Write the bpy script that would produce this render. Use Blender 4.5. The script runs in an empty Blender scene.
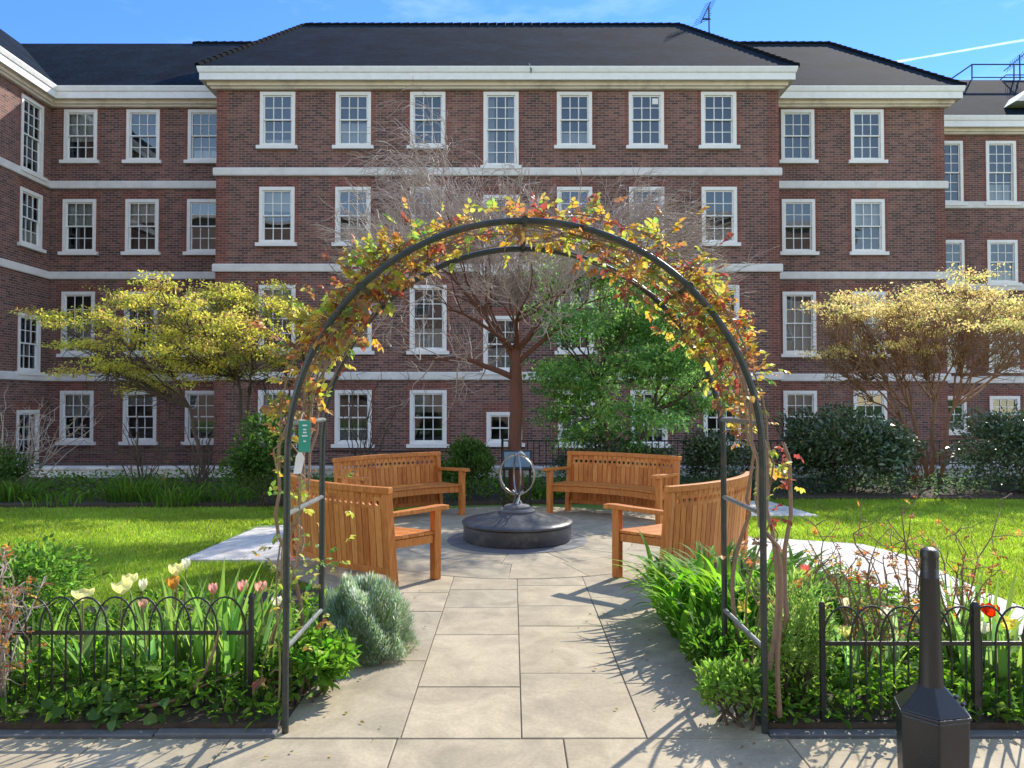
import bpy, math
import numpy as np
from mathutils import Vector, Matrix

R = math.radians
SC = bpy.context.scene
COL = SC.collection
rng = np.random.default_rng(7)

# ------------------------------------------------------------------ camera / light
CAMZ, F, PITCH = 1.6, 750.0, R(1.375)
cam = bpy.data.cameras.new('camera')
cam.sensor_width = 36.0
cam.lens = F / 1024 * 36.0
cam.clip_start, cam.clip_end = 0.05, 6000
co = bpy.data.objects.new('camera', cam)
COL.objects.link(co)
co.location = (0, 0, CAMZ)
co.rotation_euler = (math.pi / 2 + PITCH, 0, 0)
SC.camera = co


def ray(px, py):
    u, v = (px - 512) / F, (384 - py) / F
    return Vector((u, math.cos(PITCH) - v * math.sin(PITCH), math.sin(PITCH) + v * math.cos(PITCH)))


def at(px, py, Y):
    """world point seen at a pixel at depth Y"""
    d = ray(px, py)
    return Vector((d.x / d.y * Y, Y, CAMZ + d.z / d.y * Y))


def hz(py, Y):
    return at(512, py, Y).z


def wx(px, Y, py=400):
    return at(px, py, Y).x


SUN_EL, SUN_AZ = R(37), R(37)
SUNV = Vector((math.sin(SUN_AZ) * math.cos(SUN_EL), math.cos(SUN_AZ) * math.cos(SUN_EL), math.sin(SUN_EL)))
sl = bpy.data.lights.new('sun', 'SUN')
sl.energy = 2.05
sl.angle = R(0.53)
sl.color = (1.0, 0.93, 0.82)
so = bpy.data.objects.new('sun', sl)
COL.objects.link(so)
so.rotation_euler = SUNV.to_track_quat('Z', 'Y').to_euler()

world = bpy.data.worlds.new('World')
SC.world = world
world.use_nodes = True
wn, wl = world.node_tree.nodes, world.node_tree.links
bg = wn['Background']
sky = wn.new('ShaderNodeTexSky')
sky.sky_type = 'NISHITA'
sky.sun_disc = False
sky.sun_elevation = SUN_EL
sky.sun_rotation = SUN_AZ
sky.air_density = 1.0
sky.dust_density = 0.0
sky.ozone_density = 2.5
bg.inputs[1].default_value = 0.15
SC.view_settings.view_transform = 'Standard'
SC.view_settings.look = 'None'
SC.view_settings.gamma = 1
SC.view_settings.exposure = 1.76
SC.view_settings.use_curve_mapping = False


def wmath(op, a, b=None, c=None):
    n = wn.new('ShaderNodeMath'); n.operation = op
    for i, x in enumerate((a, b, c)):
        if x is None: continue
        if isinstance(x, (int, float)): n.inputs[i].default_value = x
        else: wl.new(x, n.inputs[i])
    return n.outputs[0]


def wdot(v, c):
    n = wn.new('ShaderNodeVectorMath'); n.operation = 'DOT_PRODUCT'
    wl.new(v, n.inputs[0]); n.inputs[1].default_value = c
    return n.outputs['Value']


# contrail and thin cirrus: part of the sky itself
tc = wn.new('ShaderNodeTexCoord')
dirv = tc.outputs['Generated']
d1, d2 = ray(872, 66).normalized(), ray(1030, 39).normalized()
nrm = d1.cross(d2).normalized()
along = (d2 - d1).normalized()
s_ = wdot(dirv, nrm)
a_ = wdot(dirv, along)
a0, a1 = d1.dot(along), d2.dot(along)
nz = wn.new('ShaderNodeTexNoise'); nz.inputs['Scale'].default_value = 60; nz.inputs['Detail'].default_value = 4
wl.new(dirv, nz.inputs['Vector'])
wid = wmath('MULTIPLY_ADD', nz.outputs['Fac'], 0.0026, 0.0003)
band = wmath('SUBTRACT', 1.0, wmath('DIVIDE', wmath('ABSOLUTE', s_), wid))
band = wmath('MAXIMUM', band, 0.0)
tt = wmath('DIVIDE', wmath('SUBTRACT', a_, a0), a1 - a0)
m1 = wmath('MULTIPLY', wmath('MINIMUM', wmath('MAXIMUM', wmath('MULTIPLY', tt, 6), 0), 1), wmath('MINIMUM', wmath('MAXIMUM', wmath('MULTIPLY', wmath('SUBTRACT', 1.6, tt), 1.2), 0), 1))
band = wmath('MULTIPLY', band, m1)
nz2 = wn.new('ShaderNodeTexNoise'); nz2.inputs['Scale'].default_value = 3.5; nz2.inputs['Detail'].default_value = 6; nz2.inputs['Roughness'].default_value = .6
mp = wn.new('ShaderNodeMapping'); mp.inputs['Scale'].default_value = (1, 1, 3.2); mp.inputs['Rotation'].default_value = (0, .35, 0)
wl.new(dirv, mp.inputs['Vector']); wl.new(mp.outputs[0], nz2.inputs['Vector'])
cir = wmath('MULTIPLY', wmath('MAXIMUM', wmath('SUBTRACT', nz2.outputs['Fac'], 0.54), 0), 0.5)
cl = wmath('MINIMUM', wmath('MULTIPLY_ADD', band, 0.3, cir), 1.0)
mx = wn.new('ShaderNodeMix'); mx.data_type = 'RGBA'
wl.new(cl, mx.inputs['Factor'])
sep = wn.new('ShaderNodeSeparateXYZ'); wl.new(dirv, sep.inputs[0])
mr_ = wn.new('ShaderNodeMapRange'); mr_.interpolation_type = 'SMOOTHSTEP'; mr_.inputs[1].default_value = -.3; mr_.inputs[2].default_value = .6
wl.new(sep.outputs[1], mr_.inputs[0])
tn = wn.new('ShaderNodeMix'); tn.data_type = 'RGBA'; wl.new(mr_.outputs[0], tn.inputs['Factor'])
tn.inputs[6].default_value = (1.28, 1.06, .90, 1); tn.inputs[7].default_value = (.21, .345, .61, 1)  # added direction tint: warm behind the viewer to warm the facade light, bluer ahead
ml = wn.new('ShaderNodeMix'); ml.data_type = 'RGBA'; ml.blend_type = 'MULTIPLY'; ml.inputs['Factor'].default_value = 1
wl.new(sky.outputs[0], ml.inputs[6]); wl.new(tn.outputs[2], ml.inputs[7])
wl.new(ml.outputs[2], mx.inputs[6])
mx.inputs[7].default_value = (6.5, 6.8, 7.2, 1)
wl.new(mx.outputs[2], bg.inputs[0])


# ------------------------------------------------------------------ materials
def new_mat(name):
    m = bpy.data.materials.new(name)
    m.use_nodes = True
    return m, m.node_tree.nodes, m.node_tree.links, m.node_tree.nodes['Principled BSDF']


def ramp(n, stops):
    r = n.new('ShaderNodeValToRGB')
    el = r.color_ramp.elements
    while len(el) < len(stops): el.new(0.5)
    for e, (p, c) in zip(el, stops):
        e.position = p; e.color = (*c, 1)
    return r


def plain(name, c1, c2=None, rough=.6, scale=8, metal=0, bump=0, bscale=40, coord='Object', stretch=(1, 1, 1), spec=.5, dirt=None):
    m, n, l, p = new_mat(name)
    p.inputs['Roughness'].default_value = rough
    p.inputs['Metallic'].default_value = metal
    p.inputs['Specular IOR Level'].default_value = spec
    t = n.new('ShaderNodeTexCoord')
    mp = n.new('ShaderNodeMapping'); mp.inputs['Scale'].default_value = stretch
    l.new(t.outputs[coord], mp.inputs['Vector'])
    c2 = c2 or tuple(x * .8 for x in c1)
    nz = n.new('ShaderNodeTexNoise'); nz.inputs['Scale'].default_value = scale; nz.inputs['Detail'].default_value = 6
    nz.inputs['Roughness'].default_value = .65
    l.new(mp.outputs[0], nz.inputs['Vector'])
    r = ramp(n, [(.3, c1), (.72, c2)])
    l.new(nz.outputs['Fac'], r.inputs[0])
    out = r.outputs[0]
    if dirt:
        nd = n.new('ShaderNodeTexNoise'); nd.inputs['Scale'].default_value = dirt[1]; nd.inputs['Detail'].default_value = 8; nd.inputs['Roughness'].default_value = .7
        l.new(t.outputs[coord], nd.inputs['Vector'])
        rr = ramp(n, [(.5, (0, 0, 0)), (.75, (1, 1, 1))]); l.new(nd.outputs['Fac'], rr.inputs[0])
        mxx = n.new('ShaderNodeMix'); mxx.data_type = 'RGBA'
        l.new(rr.outputs[0], mxx.inputs['Factor']); l.new(out, mxx.inputs[6]); mxx.inputs[7].default_value = (*dirt[0], 1)
        out = mxx.outputs[2]
    l.new(out, p.inputs['Base Color'])
    if bump:
        nb = n.new('ShaderNodeTexNoise'); nb.inputs['Scale'].default_value = bscale; nb.inputs['Detail'].default_value = 5
        l.new(mp.outputs[0], nb.inputs['Vector'])
        b = n.new('ShaderNodeBump'); b.inputs['Strength'].default_value = bump; b.inputs['Distance'].default_value = .02
        l.new(nb.outputs['Fac'], b.inputs['Height']); l.new(b.outputs[0], p.inputs['Normal'])
    return m


def brick_mat(name, ca, cb, cc, mortar):
    m, n, l, p = new_mat(name)
    p.inputs['Roughness'].default_value = .85
    t = n.new('ShaderNodeTexCoord')
    b = n.new('ShaderNodeTexBrick')
    b.inputs['Scale'].default_value = 1
    b.inputs['Brick Width'].default_value = .225
    b.inputs['Row Height'].default_value = .075
    b.inputs['Mortar Size'].default_value = .0065
    b.inputs['Mortar Smooth'].default_value = .3
    b.inputs['Bias'].default_value = 0
    b.inputs['Color1'].default_value = (0, 0, 0, 1)
    b.inputs['Color2'].default_value = (1, 1, 1, 1)
    b.inputs['Mortar'].default_value = (.5, .5, .5, 1)
    l.new(t.outputs['UV'], b.inputs['Vector'])
    r = ramp(n, [(.0, ca), (.5, cb), (1, cc)])
    l.new(b.outputs['Color'], r.inputs[0])
    # broad weather tone
    nz = n.new('ShaderNodeTexNoise'); nz.inputs['Scale'].default_value = .45; nz.inputs['Detail'].default_value = 5
    l.new(t.outputs['UV'], nz.inputs['Vector'])
    hs = n.new('ShaderNodeHueSaturation')
    mr = n.new('ShaderNodeMapRange'); mr.inputs[1].default_value = .3; mr.inputs[2].default_value = .7; mr.inputs[3].default_value = .8; mr.inputs[4].default_value = 1.22
    mp2 = n.new('ShaderNodeMapping'); mp2.inputs['Scale'].default_value = (2.6, .28, 1); l.new(t.outputs['UV'], mp2.inputs['Vector'])
    n2 = n.new('ShaderNodeTexNoise'); n2.inputs['Scale'].default_value = 1; n2.inputs['Detail'].default_value = 6; n2.inputs['Roughness'].default_value = .65; l.new(mp2.outputs[0], n2.inputs['Vector'])
    mr2 = n.new('ShaderNodeMapRange'); mr2.inputs[1].default_value = .35; mr2.inputs[2].default_value = .7; mr2.inputs[3].default_value = 1.12; mr2.inputs[4].default_value = .74
    l.new(n2.outputs['Fac'], mr2.inputs[0])
    mu = n.new('ShaderNodeMath'); mu.operation = 'MULTIPLY'; l.new(mr.outputs[0], mu.inputs[0]); l.new(mr2.outputs[0], mu.inputs[1])
    l.new(nz.outputs['Fac'], mr.inputs[0]); l.new(mu.outputs[0], hs.inputs['Value']); l.new(r.outputs[0], hs.inputs['Color'])
    mxx = n.new('ShaderNodeMix'); mxx.data_type = 'RGBA'
    l.new(b.outputs['Fac'], mxx.inputs['Factor']); l.new(hs.outputs[0], mxx.inputs[6]); mxx.inputs[7].default_value = (*mortar, 1)
    l.new(mxx.outputs[2], p.inputs['Base Color'])
    bp = n.new('ShaderNodeBump'); bp.inputs['Strength'].default_value = .5; bp.inputs['Distance'].default_value = .01; bp.invert = True
    l.new(b.outputs['Fac'], bp.inputs['Height']); l.new(bp.outputs[0], p.inputs['Normal'])
    return m


def foliage(name, trans=.45, rough=.5, spec=.4, boost=1.35):
    m, n, l, p = new_mat(name)
    p.inputs['Roughness'].default_value = rough
    p.inputs['Specular IOR Level'].default_value = spec
    a = n.new('ShaderNodeAttribute'); a.attribute_name = 'tint'
    l.new(a.outputs['Color'], p.inputs['Base Color'])
    tr = n.new('ShaderNodeBsdfTranslucent')
    hs = n.new('ShaderNodeHueSaturation'); hs.inputs['Value'].default_value = boost; hs.inputs['Saturation'].default_value = 1.1
    l.new(a.outputs['Color'], hs.inputs['Color']); l.new(hs.outputs[0], tr.inputs['Color'])
    mix = n.new('ShaderNodeMixShader'); mix.inputs[0].default_value = trans
    l.new(p.outputs[0], mix.inputs[1]); l.new(tr.outputs[0], mix.inputs[2])
    l.new(mix.outputs[0], n['Material Output'].inputs[0])
    return m


def stone_mat(name, stops, rough=.8):
    """flagstones: one tone per slab plus mottling, bedding streaks and fine grain"""
    m, n, l, p = new_mat(name)
    p.inputs['Roughness'].default_value = rough
    p.inputs['Specular IOR Level'].default_value = .3
    g = n.new('ShaderNodeNewGeometry')
    t = n.new('ShaderNodeTexCoord')
    r = ramp(n, stops); l.new(g.outputs['Random Per Island'], r.inputs[0])
    add = n.new('ShaderNodeVectorMath'); add.operation = 'ADD'
    sc = n.new('ShaderNodeVectorMath'); sc.operation = 'SCALE'; sc.inputs['Scale'].default_value = 37
    cmb = n.new('ShaderNodeCombineXYZ'); l.new(g.outputs['Random Per Island'], cmb.inputs[0]); l.new(g.outputs['Random Per Island'], cmb.inputs[2])
    l.new(cmb.outputs[0], sc.inputs[0]); l.new(t.outputs['Object'], add.inputs[0]); l.new(sc.outputs[0], add.inputs[1])
    nz = n.new('ShaderNodeTexNoise'); nz.inputs['Scale'].default_value = 3.2; nz.inputs['Detail'].default_value = 7; nz.inputs['Roughness'].default_value = .62; nz.inputs['Distortion'].default_value = .8
    l.new(add.outputs[0], nz.inputs['Vector'])
    n2 = n.new('ShaderNodeTexNoise'); n2.inputs['Scale'].default_value = 60; n2.inputs['Detail'].default_value = 4
    l.new(t.outputs['Object'], n2.inputs['Vector'])
    mr = n.new('ShaderNodeMapRange'); mr.inputs[1].default_value = .25; mr.inputs[2].default_value = .75; mr.inputs[3].default_value = .66; mr.inputs[4].default_value = 1.22
    l.new(nz.outputs['Fac'], mr.inputs[0])
    mr2 = n.new('ShaderNodeMapRange'); mr2.inputs[1].default_value = .3; mr2.inputs[2].default_value = .7; mr2.inputs[3].default_value = .9; mr2.inputs[4].default_value = 1.08
    l.new(n2.outputs['Fac'], mr2.inputs[0])
    mu = n.new('ShaderNodeMath'); mu.operation = 'MULTIPLY'; l.new(mr.outputs[0], mu.inputs[0]); l.new(mr2.outputs[0], mu.inputs[1])
    hs = n.new('ShaderNodeHueSaturation'); l.new(r.outputs[0], hs.inputs['Color']); l.new(mu.outputs[0], hs.inputs['Value'])
    # greenish algae and dark stains in patches
    n3 = n.new('ShaderNodeTexNoise'); n3.inputs['Scale'].default_value = 1.1; n3.inputs['Detail'].default_value = 8; n3.inputs['Roughness'].default_value = .7
    l.new(t.outputs['Object'], n3.inputs['Vector'])
    r3 = ramp(n, [(.5, (0, 0, 0)), (.8, (.55, .55, .55))]); l.new(n3.outputs['Fac'], r3.inputs[0])
    mxx = n.new('ShaderNodeMix'); mxx.data_type = 'RGBA'; l.new(r3.outputs[0], mxx.inputs['Factor']); l.new(hs.outputs[0], mxx.inputs[6]); mxx.inputs[7].default_value = (.17, .16, .1, 1)
    l.new(mxx.outputs[2], p.inputs['Base Color'])
    b = n.new('ShaderNodeBump'); b.inputs['Strength'].default_value = .25; b.inputs['Distance'].default_value = .01
    l.new(nz.outputs['Fac'], b.inputs['Height']); l.new(b.outputs[0], p.inputs['Normal'])
    return m


def wood_mat(name, ca, cb, cc):
    m, n, l, p = new_mat(name)
    p.inputs['Roughness'].default_value = .58
    p.inputs['Specular IOR Level'].default_value = .3
    t = n.new('ShaderNodeTexCoord'); g = n.new('ShaderNodeNewGeometry')
    mp = n.new('ShaderNodeMapping'); mp.inputs['Scale'].default_value = (26, 26, 3)
    l.new(t.outputs['Object'], mp.inputs['Vector'])
    nz = n.new('ShaderNodeTexNoise'); nz.inputs['Scale'].default_value = 1.5; nz.inputs['Detail'].default_value = 6; nz.inputs['Distortion'].default_value = 1.2
    l.new(mp.outputs[0], nz.inputs['Vector'])
    ma = n.new('ShaderNodeMath'); ma.operation = 'MULTIPLY_ADD'; ma.inputs[1].default_value = .45; ma.inputs[2].default_value = -.2
    l.new(g.outputs['Random Per Island'], ma.inputs[0])
    ad = n.new('ShaderNodeMath'); ad.operation = 'ADD'; l.new(nz.outputs['Fac'], ad.inputs[0]); l.new(ma.outputs[0], ad.inputs[1])
    r = ramp(n, [(.25, ca), (.5, cb), (.8, cc)]); l.new(ad.outputs[0], r.inputs[0])
    l.new(r.outputs[0], p.inputs['Base Color'])
    b = n.new('ShaderNodeBump'); b.inputs['Strength'].default_value = .12; b.inputs['Distance'].default_value = .004
    l.new(nz.outputs['Fac'], b.inputs['Height']); l.new(b.outputs[0], p.inputs['Normal'])
    return m


def roof_mat(name):
    m, n, l, p = new_mat(name)
    p.inputs['Roughness'].default_value = .95
    p.inputs['Specular IOR Level'].default_value = .06
    t = n.new('ShaderNodeTexCoord')
    b = n.new('ShaderNodeTexBrick'); b.inputs['Scale'].default_value = 1
    b.inputs['Brick Width'].default_value = .2; b.inputs['Row Height'].default_value = .12; b.inputs['Mortar Size'].default_value = .008
    b.inputs['Color1'].default_value = (.006, .013, .023, 1); b.inputs['Color2'].default_value = (.011, .022, .037, 1); b.inputs['Mortar'].default_value = (.008, .009, .010, 1)
    l.new(t.outputs['UV'], b.inputs['Vector'])
    nz = n.new('ShaderNodeTexNoise'); nz.inputs['Scale'].default_value = .8; nz.inputs['Detail'].default_value = 7
    l.new(t.outputs['UV'], nz.inputs['Vector'])
    mr = n.new('ShaderNodeMapRange'); mr.inputs[1].default_value = .3; mr.inputs[2].default_value = .7; mr.inputs[3].default_value = .65; mr.inputs[4].default_value = 1.35
    l.new(nz.outputs['Fac'], mr.inputs[0])
    hs = n.new('ShaderNodeHueSaturation'); l.new(b.outputs['Color'], hs.inputs['Color']); l.new(mr.outputs[0], hs.inputs['Value'])
    l.new(hs.outputs[0], p.inputs['Base Color'])
    bp = n.new('ShaderNodeBump'); bp.inputs['Strength'].default_value = .6; bp.inputs['Distance'].default_value = .02; bp.invert = True
    l.new(b.outputs['Fac'], bp.inputs['Height']); l.new(bp.outputs[0], p.inputs['Normal'])
    return m


def glass_mat(name):
    m, n, l, p = new_mat(name)
    tr = n.new('ShaderNodeBsdfTransparent'); tr.inputs[0].default_value = (.72, .76, .76, 1)
    gl = n.new('ShaderNodeBsdfGlossy'); gl.inputs['Roughness'].default_value = .015; gl.inputs['Color'].default_value = (.78, .90, 1, 1)
    t = n.new('ShaderNodeTexCoord')
    nz = n.new('ShaderNodeTexNoise'); nz.inputs['Scale'].default_value = 1.6; nz.inputs['Detail'].default_value = 0
    l.new(t.outputs['Object'], nz.inputs['Vector'])
    b = n.new('ShaderNodeBump'); b.inputs['Strength'].default_value = .10; b.inputs['Distance'].default_value = .02
    l.new(nz.outputs['Fac'], b.inputs['Height']); l.new(b.outputs[0], gl.inputs['Normal'])
    fr = n.new('ShaderNodeFresnel'); fr.inputs['IOR'].default_value = 1.9
    mix = n.new('ShaderNodeMixShader')
    ma = n.new('ShaderNodeMath'); ma.operation = 'MULTIPLY'; ma.inputs[1].default_value = .95
    l.new(fr.outputs[0], ma.inputs[0])
    l.new(ma.outputs[0], mix.inputs[0]); l.new(tr.outputs[0], mix.inputs[1]); l.new(gl.outputs[0], mix.inputs[2])
    l.new(mix.outputs[0], n['Material Output'].inputs[0])
    return m


M = dict(
    brick=brick_mat('brown_brick', (.074, .038, .033), (.148, .062, .049), (.22, .10, .073), (.31, .255, .215)),
    redbrick=brick_mat('red_brick', (.125, .040, .029), (.175, .055, .038), (.23, .075, .05), (.27, .20, .165)),
    roof=roof_mat('slate_roof'),
    white=plain('white_paint', (.80, .78, .74), (.72, .70, .66), rough=.45, scale=3, dirt=((.66, .64, .60), 5)),
    stone=plain('pale_stone_band', (.74, .71, .67), (.62, .59, .55), rough=.7, scale=2.5, dirt=((.55, .52, .48), 2.2), bump=.1),
    cream=plain('cream_stone', (.78, .68, .56), (.70, .61, .50), rough=.75, scale=1.5, dirt=((.42, .36, .30), 1.3)),
    glass=glass_mat('window_glass'),
    curtain=plain('white_curtain', (.78, .77, .74), (.62, .61, .58), rough=.9, scale=1, stretch=(22, 1, .6)),
    blind=plain('pale_blind', (.62, .59, .52), (.56, .53, .47), rough=.9, scale=2),
    room=plain('dark_room', (.14, .13, .12), (.05, .05, .05), rough=.9, scale=.7),
    iron=plain('black_iron', (.012, .014, .014), (.025, .026, .025), rough=.42, scale=30, bump=.15, bscale=90),
    green_iron=plain('dark_green_iron', (.016, .026, .025), (.03, .042, .04), rough=.38, scale=25, bump=.15, bscale=80, dirt=((.09, .06, .04), 12)),
    bin=plain('black_bin_plastic', (.016, .016, .017), (.026, .026, .027), rough=.33, scale=12, bump=.1, bscale=150),
    steel=plain('brushed_steel', (.40, .40, .39), (.26, .26, .25), rough=.36, metal=1, scale=14),
    lead=plain('dark_slate_stone', (.085, .088, .092), (.05, .052, .056), rough=.42, scale=5, bump=.12, dirt=((.16, .16, .15), 6)),
    leadring=plain('grey_stone', (.16, .16, .16), (.10, .10, .105), rough=.7, scale=6),
    flag=stone_mat('sandstone_flags', [(0, (.40, .335, .225)), (.35, (.45, .375, .25)), (.7, (.37, .32, .225)), (1, (.47, .39, .265))]),
    joint=plain('dark_joint', (.16, .135, .10), (.09, .08, .06), rough=.95, scale=6),
    pale=stone_mat('pale_flags', [(0, (.60, .56, .50)), (1, (.68, .64, .58))]),
    opp=plain('sunlit_brick', (.42, .27, .20), (.34, .21, .15), rough=.9, scale=1.2),
    soil=plain('dark_soil', (.045, .032, .022), (.085, .062, .042), rough=.95, scale=9, bump=.9, bscale=18),
    lawn=plain('lawn_ground', (.12, .20, .03), (.17, .26, .04), rough=.9, scale=2.2, bump=.5, bscale=60),
    wood=wood_mat('oiled_teak', (.40, .125, .026), (.55, .20, .042), (.66, .29, .08)),
    paintwall=plain('white_kerb_paint', (.70, .68, .64), (.55, .54, .51), rough=.8, scale=3, dirt=((.3, .29, .26), 3)),
    bark_red=plain('red_brown_bark', (.17, .065, .038), (.10, .042, .028), rough=.8, scale=6, stretch=(6, 6, 1), bump=.6, bscale=12),
    twig=plain('grey_twig', (.46, .38, .33), (.32, .24, .20), rough=.7, scale=3),
    bark=plain('brown_bark', (.12, .085, .06), (.07, .05, .035), rough=.85, scale=6, stretch=(5, 5, 1), bump=.6, bscale=14),
    bark_orange=plain('tan_bark', (.34, .19, .10), (.22, .12, .065), rough=.8, scale=5, stretch=(4, 4, 1), bump=.4),
    cane=plain('brown_cane', (.30, .19, .12), (.20, .13, .08), rough=.6, scale=9, bump=.4),
    greencane=plain('green_cane', (.19, .20, .07), (.24, .14, .07), rough=.5, scale=3),
    leaf=foliage('leaf', rough=.6, spec=.22),
    roseleaf=foliage('rose_leaf', trans=.55, boost=1.4, rough=.45),
    thinleaf=foliage('thin_leaf', trans=.6, boost=1.6, rough=.6, spec=.22),
    glossleaf=foliage('gloss_leaf', trans=.15, rough=.22, spec=.7),
    petal=foliage('petal', trans=.5, rough=.5, spec=.3, boost=1.15),
    greensign=plain('green_sign', (.03, .30, .22), (.025, .26, .19), rough=.4, scale=3),
    signwhite=plain('sign_white', (.78, .80, .78), rough=.5),
    panel=plain('blue_grey_panel', (.10, .16, .19), (.16, .22, .25), rough=.3, scale=7),
)


# ------------------------------------------------------------------ object helpers
def tag(o, label=None, cat=None, group=None, kind=None):
    if label: o['label'] = label
    if cat: o['category'] = cat
    if group: o['group'] = group
    if kind: o['kind'] = kind
    return o


def thing(name, label, cat, loc=(0, 0, 0), rot=0.0, group=None):
    o = bpy.data.objects.new(name, None)
    COL.objects.link(o)
    o.location = loc
    o.rotation_euler = (0, 0, rot)
    return tag(o, label, cat, group)


def link(name, me, mats, parent=None, loc=None, rot=None):
    o = bpy.data.objects.new(name, me)
    COL.objects.link(o)
    if mats is not None and len(me.materials) == 0:
        for m in (mats if isinstance(mats, (list, tuple)) else [mats]):
            me.materials.append(m)
    if parent: o.parent = parent
    if loc is not None: o.location = loc
    if rot is not None: o.rotation_euler = (0, 0, rot)
    return o


def copy_tree(o, parent=None):
    c = o.copy()
    COL.objects.link(c)
    c.parent = parent
    for ch in list(o.children):
        copy_tree(ch, c)
    return c


class MB:
    """collects polygons for one mesh"""
    def __init__(s):
        s.v, s.f, s.mi, s.uv = [], [], [], []

    def face(s, pts, mi=0, uv=None):
        b = len(s.v)
        s.v += [tuple(p) for p in pts]
        s.f.append(tuple(range(b, b + len(pts))))
        s.mi.append(mi); s.uv.append(uv)

    def add(s, verts, faces, mi=0):
        b = len(s.v)
        s.v += [tuple(p) for p in verts]
        for f in faces:
            s.f.append(tuple(i + b for i in f)); s.mi.append(mi); s.uv.append(None)

    def box(s, x0, x1, y0, y1, z0, z1, mi=0):
        v = [(x, y, z) for z in (z0, z1) for x, y in ((x0, y0), (x1, y0), (x1, y1), (x0, y1))]
        s.add(v, [(3, 2, 1, 0), (4, 5, 6, 7), (0, 1, 5, 4), (1, 2, 6, 5), (2, 3, 7, 6), (3, 0, 4, 7)], mi)

    def hexa(s, bot, top, mi=0):
        n = len(bot)
        s.add(list(bot) + list(top), [tuple(range(n))[::-1], tuple(range(n, 2 * n))] + [(i, (i + 1) % n, n + (i + 1) % n, n + i) for i in range(n)], mi)

    def prism(s, poly, z0, z1, mi=0):
        s.hexa([(x, y, z0) for x, y in poly], [(x, y, z1) for x, y in poly], mi)

    def tube(s, pts, rad, n=6, mi=0, cap=True):
        pts = [Vector(p) for p in pts]
        if not hasattr(rad, '__len__'): rad = [rad] * len(pts)
        t0 = (pts[1] - pts[0]).normalized()
        up = Vector((0, 0, 1)) if abs(t0.z) < .9 else Vector((1, 0, 0))
        a = t0.cross(up).normalized()
        vs, prev = [], t0
        for i, p in enumerate(pts):
            t = (pts[min(i + 1, len(pts) - 1)] - pts[max(i - 1, 0)]).normalized()
            a = (a - t * a.dot(t))
            a = a.normalized() if a.length > 1e-6 else t.orthogonal().normalized()
            b = t.cross(a)
            for k in range(n):
                th = 2 * math.pi * k / n
                vs.append(p + (a * math.cos(th) + b * math.sin(th)) * rad[i])
        fs = [(i * n + k, i * n + (k + 1) % n, (i + 1) * n + (k + 1) % n, (i + 1) * n + k) for i in range(len(pts) - 1) for k in range(n)]
        if cap:
            fs += [tuple(range(n))[::-1], tuple((len(pts) - 1) * n + k for k in range(n))]
        s.add(vs, fs, mi)

    def lathe(s, prof, n=48, c=(0, 0), mi=0):
        vs = [(c[0] + r * math.cos(2 * math.pi * k / n), c[1] + r * math.sin(2 * math.pi * k / n), z) for r, z in prof for k in range(n)]
        fs = [(i * n + k, i * n + (k + 1) % n, (i + 1) * n + (k + 1) % n, (i + 1) * n + k) for i in range(len(prof) - 1) for k in range(n)]
        fs += [tuple(range(n))[::-1], tuple((len(prof) - 1) * n + k for k in range(n))]
        s.add(vs, fs, mi)

    def mesh(s, name, smooth=False, bevel=0):
        me = bpy.data.meshes.new(name)
        me.from_pydata(s.v, [], s.f)
        me.polygons.foreach_set('material_index', s.mi)
        if any(u is not None for u in s.uv):
            ul = me.uv_layers.new(name='UVMap')
            flat = []
            for f, u in zip(s.f, s.uv):
                for k in range(len(f)):
                    flat += list(u[k]) if u is not None else [0, 0]
            ul.data.foreach_set('uv', flat)
        if smooth:
            me.polygons.foreach_set('use_smooth', [True] * len(s.f))
            me.set_sharp_from_angle(angle=R(40))
        me.update()
        return me

    def build(s, name, mats, parent=None, smooth=False, loc=None, rot=None, bevel=0):
        me = s.mesh(name, smooth)
        o = link(name, me, mats, parent, loc, rot)
        if bevel:
            md = o.modifiers.new('bevel', 'BEVEL'); md.width = bevel; md.segments = 2; md.limit_method = 'ANGLE'
        return o


# ------------------------------------------------------------------ foliage helpers (numpy)
def unit(a):
    return a / np.maximum(np.linalg.norm(a, axis=-1, keepdims=True), 1e-9)


def np_mesh(name, V, quads=None, tris=None, col=None, mat=None, parent=None, smooth=False, loc=None):
    me = bpy.data.meshes.new(name)
    loops, starts, tot = [], [], 0
    for A, k in ((quads, 4), (tris, 3)):
        if A is not None and len(A):
            loops.append(A.reshape(-1)); starts.append(np.arange(len(A)) * k + tot); tot += len(A) * k
    loops, starts = np.concatenate(loops), np.concatenate(starts)
    me.vertices.add(len(V)); me.vertices.foreach_set('co', np.ascontiguousarray(V, dtype=np.float32).reshape(-1))
    me.loops.add(len(loops)); me.loops.foreach_set('vertex_index', loops.astype(np.int32))
    me.polygons.add(len(starts)); me.polygons.foreach_set('loop_start', starts.astype(np.int32))
    me.update(calc_edges=True)
    if col is not None:
        at_ = me.color_attributes.new('tint', 'FLOAT_COLOR', 'POINT')
        c4 = np.ones((len(V), 4), dtype=np.float32); c4[:, :3] = col
        at_.data.foreach_set('color', c4.reshape(-1))
    if smooth: me.polygons.foreach_set('use_smooth', np.ones(len(starts), dtype=bool))
    me.validate()
    return link(name, me, mat, parent, loc)


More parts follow.
